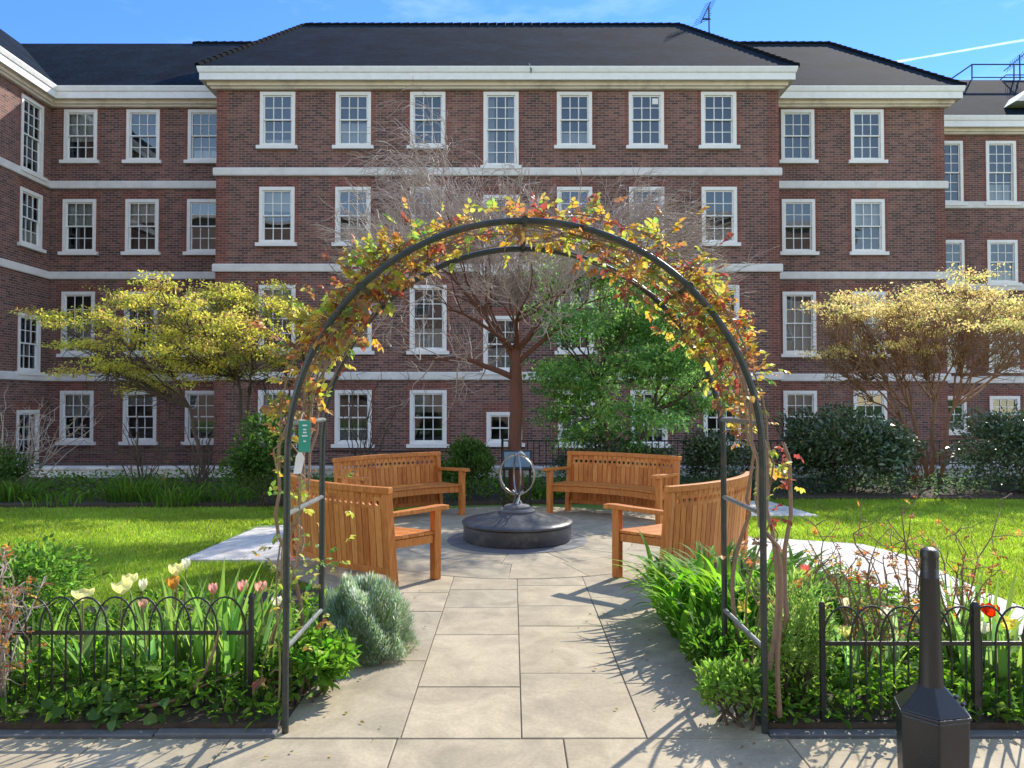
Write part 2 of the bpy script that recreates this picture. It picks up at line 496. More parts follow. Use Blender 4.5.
class Fol:
    """collects leaves / blades with a tint each"""
    def __init__(s): s.V, s.Q, s.T, s.C, s.n = [], [], [], [], 0

    def _push(s, V, Q=None, T=None, C=None):
        s.V.append(V); s.C.append(C)
        if Q is not None: s.Q.append(Q + s.n)
        if T is not None: s.T.append(T + s.n)
        s.n += len(V)

    def leaves(s, P, D, N, L, W, C, fold=.25, curl=.15, simple=False):
        n = len(P)
        if n == 0: return
        D = unit(D); S = unit(np.cross(D, N)); N = unit(np.cross(S, D))
        L = np.broadcast_to(np.asarray(L, float), (n,))[:, None]; W = np.broadcast_to(np.asarray(W, float), (n,))[:, None]
        if simple:
            vs = [P, P + D * .45 * L + S * .5 * W + N * fold * W * .5, P + D * L - N * curl * L, P + D * .45 * L - S * .5 * W + N * fold * W * .5]
            V = np.stack(vs, 1); k = 4; pat = np.array([[0, 1, 2, 3]])
        else:
            vs = [P, P + D * .3 * L + S * .48 * W + N * fold * W, P + D * .68 * L + S * .38 * W + N * (fold * .8 * W - curl * .4 * L), P + D * L - N * curl * L,
                  P + D * .68 * L - S * .38 * W + N * (fold * .8 * W - curl * .4 * L), P + D * .3 * L - S * .48 * W + N * fold * W]
            V = np.stack(vs, 1); k = 6; pat = np.array([[0, 1, 2, 3], [0, 3, 4, 5]])
        Q = (np.arange(n)[:, None, None] * k + pat[None]).reshape(-1, 4)
        s._push(V.reshape(-1, 3), Q=Q, C=np.repeat(C, k, axis=0))

    def blades(s, P, az, L, W, C, a0=.1, bend=1.2, nseg=5, power=1.3, taper=2.5, vfold=0.0, basew=.6):
        """arching strips: P roots, az heading, a0 start lean, bend end lean (added)"""
        n = len(P)
        if n == 0: return
        out = np.stack([np.cos(az), np.sin(az), np.zeros(n)], 1); sd = np.stack([-np.sin(az), np.cos(az), np.zeros(n)], 1)
        L = np.broadcast_to(np.asarray(L, float), (n,)); W = np.broadcast_to(np.asarray(W, float), (n,))
        a0 = np.broadcast_to(np.asarray(a0, float), (n,)); bend = np.broadcast_to(np.asarray(bend, float), (n,))
        pos = P.copy(); rows = []
        for i in range(nseg + 1):
            t = i / nseg
            a = a0 + bend * t ** power
            w = W * (basew + (1 - basew) * min(1, t * 3)) * (1 - t ** taper)
            w = np.maximum(w, W * .04)[:, None]
            nrm = np.stack([-np.cos(a), np.cos(a) * 0, np.sin(a)], 1)
            up = -out * np.cos(a)[:, None] + np.array([0, 0, 1.0]) * np.sin(a)[:, None]
            if vfold:
                rows += [pos - sd * w / 2 + up * w * vfold, pos, pos + sd * w / 2 + up * w * vfold]
            else:
                rows += [pos - sd * w / 2, pos + sd * w / 2]
            pos = pos + (out * np.sin(a)[:, None] + np.array([0, 0, 1.0]) * np.cos(a)[:, None]) * (L / nseg)[:, None]
        V = np.stack(rows, 1); k = V.shape[1]; m = 3 if vfold else 2
        pat = [[i * m + j, i * m + j + 1, (i + 1) * m + j + 1, (i + 1) * m + j] for i in range(nseg) for j in range(m - 1)]
        Q = (np.arange(n)[:, None, None] * k + np.array(pat)[None]).reshape(-1, 4)
        s._push(V.reshape(-1, 3), Q=Q, C=np.repeat(C, k, axis=0))

    def build(s, name, mat, parent=None, smooth=False, loc=None):
        V = np.concatenate(s.V); C = np.concatenate(s.C)
        return np_mesh(name, V, np.concatenate(s.Q) if s.Q else None, np.concatenate(s.T) if s.T else None, C, mat, parent, smooth, loc)


def pal(n, cols, wts=None, jit=.18, r=None):
    r = r or rng
    cols = np.array(cols, float)
    p = None if wts is None else np.array(wts, float) / sum(wts)
    c = cols[r.choice(len(cols), n, p=p)]
    return np.clip(c * (1 + r.normal(0, jit, (n, 1))) * (1 + r.normal(0, jit * .35, (n, 3))), .004, .95)


def rdir(n, r=None, up=0.0):
    r = r or rng
    d = r.normal(0, 1, (n, 3)); d[:, 2] += up
    return unit(d)


def ball(n, c, rad, r=None, shell=.35):
    """points through an ellipsoid, denser towards the outside"""
    r = r or rng
    d = unit(r.normal(0, 1, (n, 3)))
    q = r.random((n, 1)) ** shell
    return np.asarray(c) + d * q * np.asarray(rad)


def wob(a, b, n=6, amp=.06, r=None, sag=0.0):
    """wobbly path between two points"""
    r = r or rng
    a, b = np.asarray(a, float), np.asarray(b, float)
    t = np.linspace(0, 1, n)[:, None]
    p = a + (b - a) * t
    L = np.linalg.norm(b - a)
    off = np.cumsum(r.normal(0, 1, (n, 3)), 0) * amp * L / math.sqrt(n)
    off -= off[0] + (off[-1] - off[0]) * t
    p = p + off
    p[:, 2] += sag * L * np.sin(np.pi * t[:, 0])
    return p


# ================================================================== SETTING
def sheet(name, poly, z, mat, kind='structure'):
    mb = MB(); mb.face([(x, y, z) for x, y in poly])
    return tag(mb.build(name, mat), kind=kind)


KY = 15.5           # line of the area kerb
sheet('lawn', [(-200, -200), (200, -200), (200, KY), (-200, KY)], 0, M['lawn'])
sheet('area_paving', [(-200, KY + .3), (200, KY + .3), (200, 900), (-200, 900)], -1.15, M['leadring'])

PCX, PCY = 0.06, 8.62      # centre of the round patio


def slab(mb, poly, z, gap=.003):
    """one flagstone: inset by the joint, with a small worn edge"""
    c = sum((Vector(p) for p in poly), Vector((0, 0))) / len(poly)
    area = sum(poly[i - 1][0] * poly[i][1] - poly[i][0] * poly[i - 1][1] for i in range(len(poly)))
    if area < 0: poly = poly[::-1]
    n, q = len(poly), []
    for i in range(n):
        p0, p1, p2 = Vector(poly[i - 1]), Vector(poly[i]), Vector(poly[(i + 1) % n])
        e1, e2 = (p1 - p0).normalized(), (p2 - p1).normalized()
        n1, n2 = Vector((-e1.y, e1.x)), Vector((-e2.y, e2.x))
        q.append(p1 + (n1 + n2) * (gap / max(.4, (1 + n1.dot(n2)))))
    top = [p + (c - p).normalized() * .004 for p in q]
    v = [(p.x, p.y, z - .03) for p in q] + [(p.x, p.y, z - .003) for p in q] + [(p.x, p.y, z) for p in top]
    f = [tuple(range(2 * n, 3 * n))]
    for i in range(n):
        j = (i + 1) % n
        f += [(i, j, n + j, n + i), (n + i, n + j, 2 * n + j, 2 * n + i)]
    mb.add(v, f)


# front path (left to right, where the viewer stands) and the garden path
sheet('path_bed', [(-9, -3), (9, -3), (9, 3.6), (-9, 3.6)], .0135, M['joint'])
mb = MB()
r_ = np.random.default_rng(3)
y = 3.56
for row, d in enumerate((.52, .75, .6, .75, .6, .75, .6, .75)):
    x = -8 + (row % 2) * .35 + .1
    while x < 8:
        w = r_.choice([.62, .78, .92, 1.05])
        slab(mb, [(x, y - d), (x + w, y - d), (x + w, y), (x, y)], .020 + r_.normal(0, .0008))
        x += w
    y -= d
tag(mb.build('front_path', M['flag']), kind='structure')

sheet('garden_path_bed', [(-1.25, 3.6), (1.35, 3.6), (1.35, 7.1), (-1.25, 7.1)], .0145, M['joint'])
mb = MB()
cols_ = [(-1.12, -.525), (-.525, .045), (.045, .635), (.635, 1.22)]
rows_ = [[3.565, 4.62, 5.7, 6.25, 7.0], [3.565, 4.2, 5.13, 5.8, 6.35, 7.0], [3.565, 4.41, 5.33, 5.85, 6.5, 7.0], [3.565, 4.25, 5.2, 6.1, 7.0]]
for (xa, xb), ys in zip(cols_, rows_):
    for y0, y1 in zip(ys, ys[1:]):
        slab(mb, [(xa, y0), (xb, y0), (xb, y1), (xa, y1)], .021 + r_.normal(0, .0008))
tag(mb.build('garden_path', M['flag']), kind='structure')

# round patio: rings of cut flags
def pc(a, r): return (PCX + r * math.sin(a), PCY + r * math.cos(a))
mb = MB()
mb.face([(*pc(-2 * math.pi * k / 64, 2.76), .0185) for k in range(64)])
tag(mb.build('patio_bed', M['joint']), kind='structure')
mb = MB()
for ra, rb, n, ph, skip in ((.78, 1.30, 12, .13, 0), (1.30, 1.90, 16, .05, 0), (1.90, 2.62, 22, .1, 1), (2.62, 2.74, 28, 0, 1)):
    for k in range(n):
        a0, a1 = ph + 2 * math.pi * k / n, ph + 2 * math.pi * (k + 1) / n
        am = ((a0 + a1) / 2) % (2 * math.pi)
        if skip and abs(am - math.pi) < (.40 if ra < 2.5 else .34): continue
        g = .004
        poly = [pc(a0 + (a1 - a0) * t, ra) for t in (0, .5, 1)] + [pc(a1 - (a1 - a0) * t, rb) for t in (0, .33, .67, 1)]
        slab(mb, poly, r_.normal(.0255, .0006))
tag(mb.build('patio', M['flag']), kind='structure')
mb = MB()
mb.lathe([(.80, .01), (.80, .030), (.79, .034), (.3, .034)], 64, (PCX, PCY))
tag(mb.build('patio_ring', M['leadring'], smooth=True), kind='structure')

# pale side paths leading off the patio
def flag_area(name, polys, z):
    mb = MB()
    for p in polys: slab(mb, p, z + r_.normal(0, .0005))
    return tag(mb.build(name, M['pale']), kind='structure')
flag_area('side_path', [[(-3.3, 7.5), (-2.7, 7.5), (-2.7, 9.75), (-3.2, 9.42)], [(-2.7, 7.5), (-1.9, 7.5), (-1.9, 8.6), (-2.7, 8.6)], [(-2.7, 8.6), (-2.3, 8.6), (-2.3, 10.0), (-2.7, 9.75)]], .031)
rp = [(2.3, 8.72), (3.1, 8.66), (3.87, 8.34), (4.08, 7.6), (3.98, 6.9), (3.92, 6.2), (3.92, 5.5), (4.1, 4.7)]
rq = [(2.2, 7.6), (2.55, 7.3), (2.85, 7.0), (3.0, 6.7), (3.02, 6.4), (3.0, 6.0), (2.98, 5.5), (2.98, 4.7)]
flag_area('side_path', [[rq[i], rq[i + 1], rp[i + 1], rp[i]] for i in range(len(rp) - 1)], .031)
flag_area('side_path', [[(2.4, 10.4), (3.3, 10.4), (3.3, 12.1), (2.6, 11.6)], [(3.3, 10.4), (4.25, 10.4), (4.08, 11.9), (3.3, 12.1)]], .031)

# beds of soil
def bed(name, poly, h=.05):
    """soil sheet with a lumpy surface"""
    xs = [p[0] for p in poly]; ys = [p[1] for p in poly]
    mb = MB(); mb.prism(poly, -.02, h)
    return tag(mb.build(name, M['soil']), kind='structure')
bed('flower_bed', [(-8, 3.66), (-1.14, 3.66), (-1.14, 6.2), (-1.9, 6.25), (-2.6, 5.75), (-8, 5.55)])
bed('flower_bed', [(1.24, 3.66), (8, 3.66), (8, 4.6), (4.2, 4.65), (2.96, 4.9), (2.9, 6.5), (2.3, 7.0), (1.6, 6.35), (1.24, 6.2)])
bed('flower_bed', [(-16, 11.2), (-1.6, 11.5), (0.0, 11.75), (2.6, 11.9), (2.6, KY - .05), (-16, KY - .05)])
bed('flower_bed', [(2.6, 12.25), (16, 12.1), (16, KY - .05), (2.6, KY - .05)])
# stone edging of the front beds
mb = MB()
for xa, xb in ((-8, -1.12), (1.22, 8)):
    x = xa
    while x < xb - .05:
        w = min(.9, xb - x)
        mb.box(x + .004, x + w - .004, 3.59, 3.655, -.01, .024 + r_.normal(0, .002))
        x += w
tag(mb.build('bed_edging', M['leadring'], bevel=.006), kind='structure')
# painted kerb along the sunken area in front of the building
mb = MB()
mb.box(-30, 30, KY, KY + .3, -1.2, .20)
mb.box(-30, 30, KY - .03, KY + .33, .20, .26)
tag(mb.build('area_kerb', M['paintwall'], bevel=.01), kind='structure')

# ================================================================== BUILDING
GZ = -1.15
YC, YW, YF = 23.0, 24.4, 26.9       # front planes: centre, recessed wings, far right
bld = thing('brick_building', 'long four storey brown brick building with white sash windows and slate roof behind the garden', 'building', (0, 23, GZ))
OFF = Vector((0, -23, -GZ))


def L_(p): return Vector(p) + OFF
TOP_C = hz(66.5, 22.6)          # cornice top
TOPW = hz(85, 23.0)           # brick top
Xc0, Xc1 = wx(214, YC), wx(781, YC)
Xw0 = wx(47, YW)
Xr1 = wx(948, YW)
b1 = (hz(176, YC), hz(168, YC)); b2 = (hz(272, YC), hz(264, YC)); b3 = (hz(380, YC), hz(372, YC))


def facade(P0, U, N, width, ops, quoins=(True, True)):
    """brick wall with openings; P0 world corner at ground"""
    P0, U, N = Vector(P0), Vector(U), Vector(N)
    xs, zs = {0.0, width}, {GZ, TOPW}
    red = []
    for (a, b, z0, z1) in ops:
        xs |= {a, b, max(0, a - .13), min(width, b + .13)}; zs |= {z0, z1, z1 + .26}
        red.append((max(0, a - .13), min(width, b + .13), z0, z1 + .26))
    for q, (xa, xb) in zip(quoins, ((0, .34), (width - .34, width))):
        if q: xs |= {xa, xb}; red.append((xa, xb, GZ, TOPW))
    xs, zs = sorted(x for x in xs), sorted(z for z in zs if z <= TOPW)
    mb = MB()
    inside = lambda x, z, r: r[0] < x < r[1] and r[2] < z < r[3]
    for xa, xb in zip(xs, xs[1:]):
        if xb - xa < 1e-5: continue
        for za, zb in zip(zs, zs[1:]):
            if zb - za < 1e-5: continue
            xm, zm = (xa + xb) / 2, (za + zb) / 2
            if any(inside(xm, zm, o) for o in ops): continue
            mi = 1 if any(inside(xm, zm, r) for r in red) else 0
            q = [P0 + U * x + Vector((0, 0, z)) for x, z in ((xa, za), (xb, za), (xb, zb), (xa, zb))]
            mb.face([L_(p) for p in q], mi, [(xa, za), (xb, za), (xb, zb), (xa, zb)])
    for (a, b, z0, z1) in ops:      # reveals
        c = [(a, z0), (b, z0), (b, z1), (a, z1)]
        for i in range(4):
            (x0, za), (x1, zb) = c[i], c[(i + 1) % 4]
            p0 = P0 + U * x0 + Vector((0, 0, za)); p1 = P0 + U * x1 + Vector((0, 0, zb))
            mb.face([L_(p) for p in (p1, p0, p0 - N * .3, p1 - N * .3)], 1, [(0, za), (0, zb + .01), (.3, zb), (.3, za)])
    mb.build('wall', [M['brick'], M['redbrick']], bld)
    mi_ = MB()
    q = [P0 + U * x + Vector((0, 0, z)) - N * .8 for x, z in ((0, GZ), (width, GZ), (width, TOPW), (0, TOPW))]
    mi_.face([L_(p) for p in q])
    mi_.build('inner_wall', M['room'], bld)


_wc = {}
wrng = np.random.default_rng(12)


def window(center, w, h, rows, rot, style=None, sill=True):
    """sash window; center = world bottom centre of the opening on the wall plane; local outward is -Y"""
    key = (round(w, 3), round(h, 3), rows, sill)
    if key not in _wc:
        fb = .105
        mb = MB()
        y0, y1 = -.025, .12
        mb.box(-w / 2, -w / 2 + fb, y0, y1, 0, h); mb.box(w / 2 - fb, w / 2, y0, y1, 0, h)
        mb.box(-w / 2 + fb, w / 2 - fb, y0, y1, h - fb, h); mb.box(-w / 2 + fb, w / 2 - fb, y0, y1, 0, .07)
        iw0, iw1, z0, z1 = -w / 2 + fb, w / 2 - fb, .07, h - fb
        zm = z0 + (z1 - z0) * (rows // 2) / rows
        s = .042
        for za, zb, ys, nr in ((zm - .02, z1, .02, rows - rows // 2), (z0, zm + .02, .062, rows // 2)):
            ya, yb = ys, ys + .04
            mb.box(iw0, iw0 + s, ya, yb, za, zb); mb.box(iw1 - s, iw1, ya, yb, za, zb)
            mb.box(iw0 + s, iw1 - s, ya, yb, zb - s, zb); mb.box(iw0 + s, iw1 - s, ya, yb, za, za + s)
            for i in (1, 2):
                x = iw0 + s + (iw1 - iw0 - 2 * s) * i / 3
                mb.box(x - .013, x + .013, ya + .004, yb - .004, za + s, zb - s)
            for i in range(1, nr):
                z = za + s + (zb - za - 2 * s) * i / nr
                for j in range(3):
                    xa = iw0 + s + (iw1 - iw0 - 2 * s) * j / 3 + .013 * (j > 0); xb = iw0 + s + (iw1 - iw0 - 2 * s) * (j + 1) / 3 - .013 * (j < 2)
                    mb.box(xa, xb, ya + .004, yb - .004, z - .012, z + .012)
        fr = mb.mesh('window'); fr.materials.append(M['white'])
        pm = MB()
        pm.face([(iw0 + .01, .04, zm), (iw1 - .01, .04, zm), (iw1 - .01, .04, z1 - .01), (iw0 + .01, .04, z1 - .01)])
        pm.face([(iw0 + .01, .082, z0 + .01), (iw1 - .01, .082, z0 + .01), (iw1 - .01, .082, zm), (iw0 + .01, .082, zm)])
        pn = pm.mesh('pane'); pn.materials.append(M['glass'])
        sm = MB(); sm.box(-w / 2 - .09, w / 2 + .09, -.11, .05, -.11, -.002)
        si = sm.mesh('sill'); si.materials.append(M['white'])
        _wc[key] = (fr, pn, si, (iw0, iw1, z0, z1))
    fr, pn, si, (iw0, iw1, z0, z1) = _wc[key]
    o = link('window', fr, None, bld, L_(center), rot)
    pq = link('pane', pn, None, o); pq.rotation_euler = (R(float(rng.normal(0, .35))), 0, R(float(rng.normal(0, .35))))
    if sill: link('sill', si, None, o)
    if style:
        kind, a, b = style          # fraction range covered, from the bottom
        H = z1 - z0
        mb = MB()
        if kind == 'curtain':
            n = 24
            for i in range(n):
                xa, xb = iw0 + (iw1 - iw0) * i / n, iw0 + (iw1 - iw0) * (i + 1) / n
                ya, yb = .15 + .012 * math.sin(i * 2.1), .15 + .012 * math.sin((i + 1) * 2.1)
                mb.face([(xa, ya, z0 + H * a), (xb, yb, z0 + H * a), (xb, yb, z0 + H * b), (xa, ya, z0 + H * b)])
            mb.build('curtain', M['curtain'], o)
        elif kind == 'blind':
            mb.box(iw0 + .01, iw1 - .01, .14, .146, z0 + H * a, z0 + H * b)
            mb.box(iw0 + .01, iw1 - .01, .135, .15, z0 + H * a - .02, z0 + H * a)
            mb.build('blind', M['blind'], o)
        elif kind == 'drape':
            for xs_ in ((iw0 + .01, iw0 + (iw1 - iw0) * a), (iw1 - (iw1 - iw0) * b, iw1 - .01)):
                for i in range(8):
                    xa, xb = xs_[0] + (xs_[1] - xs_[0]) * i / 8, xs_[0] + (xs_[1] - xs_[0]) * (i + 1) / 8
                    ya, yb = .16 + .014 * math.sin(i * 1.9), .16 + .014 * math.sin((i + 1) * 1.9)
                    mb.face([(xa, ya, z0), (xb, yb, z0), (xb, yb, z1), (xa, ya, z1)])
            mb.build('curtain', M['curtain'] if a < .2 else M['blind'], o)
        elif kind == 'vent':
            x = iw0 + (iw1 - iw0) * a; z = z0 + H * b
            mb.box(x - .09, x + .09, .015, .037, z - .09, z + .09)
            mb.box(x - .055, x + .055, .005, .014, z - .055, z + .055)
            mb.build('vent', M['white'], o)
    return o


def do_face(P0, U, N, width, rot, wins, quoins=(True, True)):
    ops = []
    for (uc, w, z0, z1, rows, style) in wins:
        ops.append((max(.0, uc - w / 2), min(width, uc + w / 2), z0, z1))
    facade(P0, U, N, width, ops, quoins)
    for (uc, w, z0, z1, rows, style) in wins:
        if style is None and z1 - z0 > 1 and wrng.random() < .5:
            style = [('drape', wrng.uniform(.12, .28), wrng.uniform(.12, .28)), ('blind', wrng.uniform(.55, .9), 1), ('curtain', 0, wrng.uniform(.15, .45))][wrng.integers(3)]
        window(Vector(P0) + Vector(U) * uc + Vector((0, 0, z0)), w, z1 - z0, rows, rot, style)


# storeys (bottom, top of the frame) in metres
S4 = (hz(146, YC), hz(92, YC)); S3 = (hz(243, YC), hz(187, YC)); S2 = (hz(351, YC), hz(285, YC)); S1 = (hz(444, YC), hz(390, YC))
cx = [275.5, 352, 427, 501, 575, 647.5, 720.5]
W = 1.09
CU, BL, VE = 'curtain', 'blind', 'vent'
wins = []
sty4 = [(CU, 0, .12), (CU, 0, .45), None, None, (CU, 0, .25), (VE, .82, .88), None]
sty3 = [None, (CU, 0, .36), (CU, 0, .8), None, (CU, 0, .5), (VE, .82, .85), None]
sty2 = [(BL, .75, 1), (CU, 0, .4), (CU, 0, .34), None, (BL, .6, 1), (CU, 0, .3), None]
sty1 = [(BL, .7, 1), (CU, 0, .3), (BL, .62, 1), None, (CU, 0, .8), (CU, .1, .9), None]
for i, px in enumerate(cx):
    u = wx(px, YC) - Xc0
    if i == 3:
        for (pa, pb, rows) in ((166, 92, 6), (272, 195, 6), (371, 316, 4), (443, 412, 2)):
            wins.append((u + (0 if pa < 400 else .1), 1.09, hz(pa, YC), hz(pb, YC), rows, None))
        continue
    wins.append((u, W, *S4, 4, sty4[i])); wins.append((u, W, *S3, 4, sty3[i]))
    wins.append((u + .03, W * 1.04, *S2, 4, sty2[i])); wins.append((u + .04, W * 1.04, *S1, 4, sty1[i]))
do_face((Xc0, YC, 0), (1, 0, 0), (0, -1, 0), Xc1 - Xc0, 0, wins)
# flanks of the centre block
for X, N, U, y0 in ((Xc0, (-1, 0, 0), (0, -1, 0), YW), (Xc1, (1, 0, 0), (0, 1, 0), YC)):
    do_face((X, y0, 0), U, N, YW - YC, 0, [], (False, False))
# left recessed wing
wins = []
lx = [77, 140, 202]
lst = [[(CU, .4, 1), (CU, .5, 1), (CU, 0, .5), (CU, .5, 1)], [None, (CU, .6, 1), None, (BL, .75, 1)], [None, None, (BL, .7, 1), None]]
for i, px in enumerate(lx):
    u = wx(px, YW) - Xw0
    for (s, rows, st) in zip((S4, S3, S2, S1), (4, 4, 4, 4), lst[i]):
        wins.append((u, W, *s, rows, st))
do_face((Xw0, YW, 0), (1, 0, 0), (0, -1, 0), Xc0 - Xw0, 0, wins, (False, False))
# right recessed wing
wins = []
for i, px in enumerate((800, 870)):
    u = wx(px, YW) - Xc1
    for (s, st) in zip((S4, S3, S2, S1), ([None, None, (CU, 0, .9), (BL, .7, 1)], [None, (CU, .5, 1), (BL, .7, 1), None])[i]):
        wins.append((u, W, *s, 4, st))
do_face((Xc1, YW, 0), (1, 0, 0), (0, -1, 0), Xr1 - Xc1, 0, wins, (False, True))
do_face((Xr1, YW, 0), (0, 1, 0), (1, 0, 0), YF - YW, R(90), [], (False, False))
# side wing at the left edge, facing across the garden
YS0 = 14.0
wins = []
for (Y, za, zb, rows) in ((23.45, 8.82, 11.12, 6), (23.45, S3[0], S3[1], 4), (23.45, 2.55, 4.35, 4), (23.45, -.85, 1.35, 5),
                          (20.6, 8.82, 11.12, 6), (20.6, S3[0], S3[1], 4), (20.6, *S2, 4), (20.6, *S1, 4)):
    wins.append((Y - YS0, W, za, zb, rows, None))
do_face((Xw0, YS0, 0), (0, 1, 0), (1, 0, 0), YW - YS0, R(90), wins, (False, False))
# far right range
wins = []
for px, w in ((951, 1.09), (1004.5, 1.09), (1062, 1.09)):
    u = wx(px, YF) - Xr1
    if u - w / 2 < .02: u = w / 2 + .03
    for pa, pb, rows in ((203, 141, 6), (283, 240, 4), (370, 331, 4), (432, 396, 4)):
        wins.append((u, w, hz(pa, YF), hz(pb, YF), rows, None))
XF1 = 26.0
do_face((Xr1, YF, 0), (1, 0, 0), (0, -1, 0), XF1 - Xr1, 0, wins, (False, False))

# string courses: one piece of stone each, standing proud of the brick
PL = [(Xw0, YS0), (Xw0, YW), (Xc0, YW), (Xc0, YC), (Xc1, YC), (Xc1, YW), (Xr1, YW), (Xr1, YF), (XF1, YF)]


def offset_line(d):
    out = []
    for i, p in enumerate(PL):
        p = Vector(p)
        ns = []
        if i > 0: e = (p - Vector(PL[i - 1])).normalized(); ns.append(Vector((e.y, -e.x)))
        if i < len(PL) - 1: e = (Vector(PL[i + 1]) - p).normalized(); ns.append(Vector((e.y, -e.x)))
        if len(ns) == 2 and ns[0].dot(ns[1]) < .5: q = p + (ns[0] + ns[1]) * d
        else: q = p + ns[0] * d
        out.append(q)
    return out


def run_profile(name, prof, mat, z_ref=0):
    """sweep (outset, z) profile along the building line"""
    rails = [[Vector((q.x, q.y, z)) for q in offset_line(d)] for d, z in prof]
    mb = MB()
    for i in range(len(PL) - 1):
        for a, b in zip(rails, rails[1:]):
            mb.face([L_(p) for p in (a[i], a[i + 1], b[i + 1], b[i])])
    return mb.build(name, mat, bld)


for za, zb in (b1, b2, b3):
    run_profile('string_course', [(-.02, za), (.06, za), (.075, za + .03), (.075, zb - .03), (.05, zb), (-.02, zb)], M['stone'])
H0 = TOPW
H1 = hz(79, YC - .42)
run_profile('cornice', [(-.02, H1 - .18), (.13, H1 - .17), (.16, H1 - .12), (.22, H1 - .10), (.23, H1), (.38, H1 + .008)], M['cream'])
run_profile('gutter', [(.36, H1), (.39, H1), (.39, H1 + .20), (.42, H1 + .23), (.45, TOP_C - .04), (.45, TOP_C), (.25, TOP_C + .01), (-.3, TOP_C + .012)], M['white'])
run_profile('plinth', [(.05, GZ), (.05, -.55), (-.02, -.5)], M['stone'])


# roofs
def roof(pts_faces, name='roof'):
    mb = MB()
    for f in pts_faces:
        f = [Vector(p) for p in f]
        e = (f[1] - f[0]).normalized()
        nn = (f[1] - f[0]).cross(f[2] - f[0]).normalized()
        s = nn.cross(e)
        mb.face([L_(p) for p in f], 0, [((p - f[0]).dot(e), (p - f[0]).dot(s)) for p in f])
    return mb.build(name, M['roof'], bld)


ZE = TOP_C + .02
def ridge_at(py, Y0, ztan=math.tan(R(35))):
    """depth where a 35 degree slope from the eave at Y0 meets the view ray"""
    d = ray(512, py); k = d.z / d.y
    # ZE + t*(Y-Y0) = CAMZ + k*Y
    return (ZE - ztan * Y0 - CAMZ) / (k - ztan)


yc0 = YC - .42
YR = ridge_at(25, yc0); ZR = hz(25, YR)
xa, xb = Xc0 - .44, Xc1 + .44
ra_, rb_ = wx(305, YR, 25), wx(680, YR, 25)
yb_ = YR + (YR - yc0)
roof([[(xa, yc0, ZE), (xb, yc0, ZE), (rb_, YR, ZR), (ra_, YR, ZR)],
      [(xa, yb_, ZE), (xa, yc0, ZE), (ra_, YR, ZR)],
      [(xb, yc0, ZE), (xb, yb_, ZE), (rb_, YR, ZR)],
      [(xb, yb_, ZE), (xa, yb_, ZE), (ra_, YR, ZR), (rb_, YR, ZR)]])
yw0 = YW - .42
YR2 = ridge_at(43.5, yw0); ZR2 = hz(43.5, YR2)
yb2 = 2 * YR2 - yw0
x0w, x1w = Xw0 - 8, wx(948, YW) + .44
re = wx(830, YR2, 48)
roof([[(Xw0 - 4.9, YR2, ZR2), (Xw0 + .42, yw0, ZE), (-2, yw0, ZE), (-2, YR2, ZR2)],
      [(-2, yb2, ZE), (Xw0 - 9, yb2, ZE), (Xw0 - 9, YR2, ZR2), (-2, YR2, ZR2)]])
roof([[(-2, yw0, ZE + .004), (x1w, yw0, ZE + .004), (re, YR2, ZR2 - .02), (-2, YR2, ZR2 - .02)],
      [(x1w, yw0, ZE + .004), (x1w, yb2, ZE + .004), (re, YR2, ZR2 - .02)],
      [(x1w, yb2, ZE + .004), (-2, yb2, ZE + .004), (-2, YR2, ZR2 - .02), (re, YR2, ZR2 - .02)]])
# side wing roof, slope facing the garden
roof([[(Xw0 + .42, YS0, ZE), (Xw0 + .42, yw0, ZE), (Xw0 - 4.9, YR2, ZR2), (Xw0 - 4.9, YS0, ZR2)],
      [(Xw0 - 4.9, YS0, ZR2), (Xw0 - 4.9, YR2 + 4, ZR2), (Xw0 - 10.3, YR2 + 4, ZE), (Xw0 - 10.3, YS0, ZE)]])
yf0 = YF - .42
YR3 = ridge_at(80, yf0); ZR3 = hz(80, YR3)
roof([[(Xr1 - 2, yf0, ZE - .006), (XF1, yf0, ZE - .006), (XF1, YR3, ZR3), (Xr1 - 2, YR3, ZR3)],
      [(Xr1 - 6, YR3, ZR3), (XF1, YR3, ZR3), (XF1, YR3 + 8, ZR3), (Xr1 - 6, YR3 + 8, ZR3)]])
# bits of the building that keep the sun out: end and back walls
mb = MB()
for p, q in (((Xw0 - 10, YS0), (Xw0, YS0)), ((Xw0 - 10, yb2 - .5), (XF1, yb2 - .5)), ((Xw0 - 10, YS0), (Xw0 - 10, yb2)), ((XF1, YF), (XF1, yb2))):
    mb.face([L_((p[0], p[1], GZ)), L_((q[0], q[1], GZ)), L_((q[0], q[1], ZE - .05)), L_((p[0], p[1], ZE - .05))], 0, [(0, GZ), (10, GZ), (10, ZE), (0, ZE)])
mb.build('back_wall', [M['brick']], bld)
# ridge and hip tiles
mb = MB()
for a, b in (((ra_, YR, ZR), (rb_, YR, ZR)), ((ra_, YR, ZR), (xa, yc0, ZE)), ((rb_, YR, ZR), (xb, yc0, ZE)), ((re, YR2, ZR2), (x1w, yw0, ZE)), ((-13, YR2, ZR2), (re, YR2, ZR2))):
    a, b = Vector(a), Vector(b)
    n = int((b - a).length / .34)
    for k in range(n):
        p, q = a.lerp(b, k / n), a.lerp(b, (k + .97) / n)
        mb.tube([L_(p), L_(q)], [.075, .10], 6)
mb.build('ridge_tiles', M['roof'], bld)
# cable down the roof and downpipes
mb = MB()
p0 = at(524, 28, YR - .3); 
mb.tube([L_((wx(529, yc0, 66), yc0 + .1, ZE + .1)), L_((wx(531, yc0, 66), yc0 - .06, TOP_C - .1)), L_((wx(531, YC, 86), YC - .05, TOPW - .1))], .018, 5)
mb.build('roof_cable', M['lead'], bld)
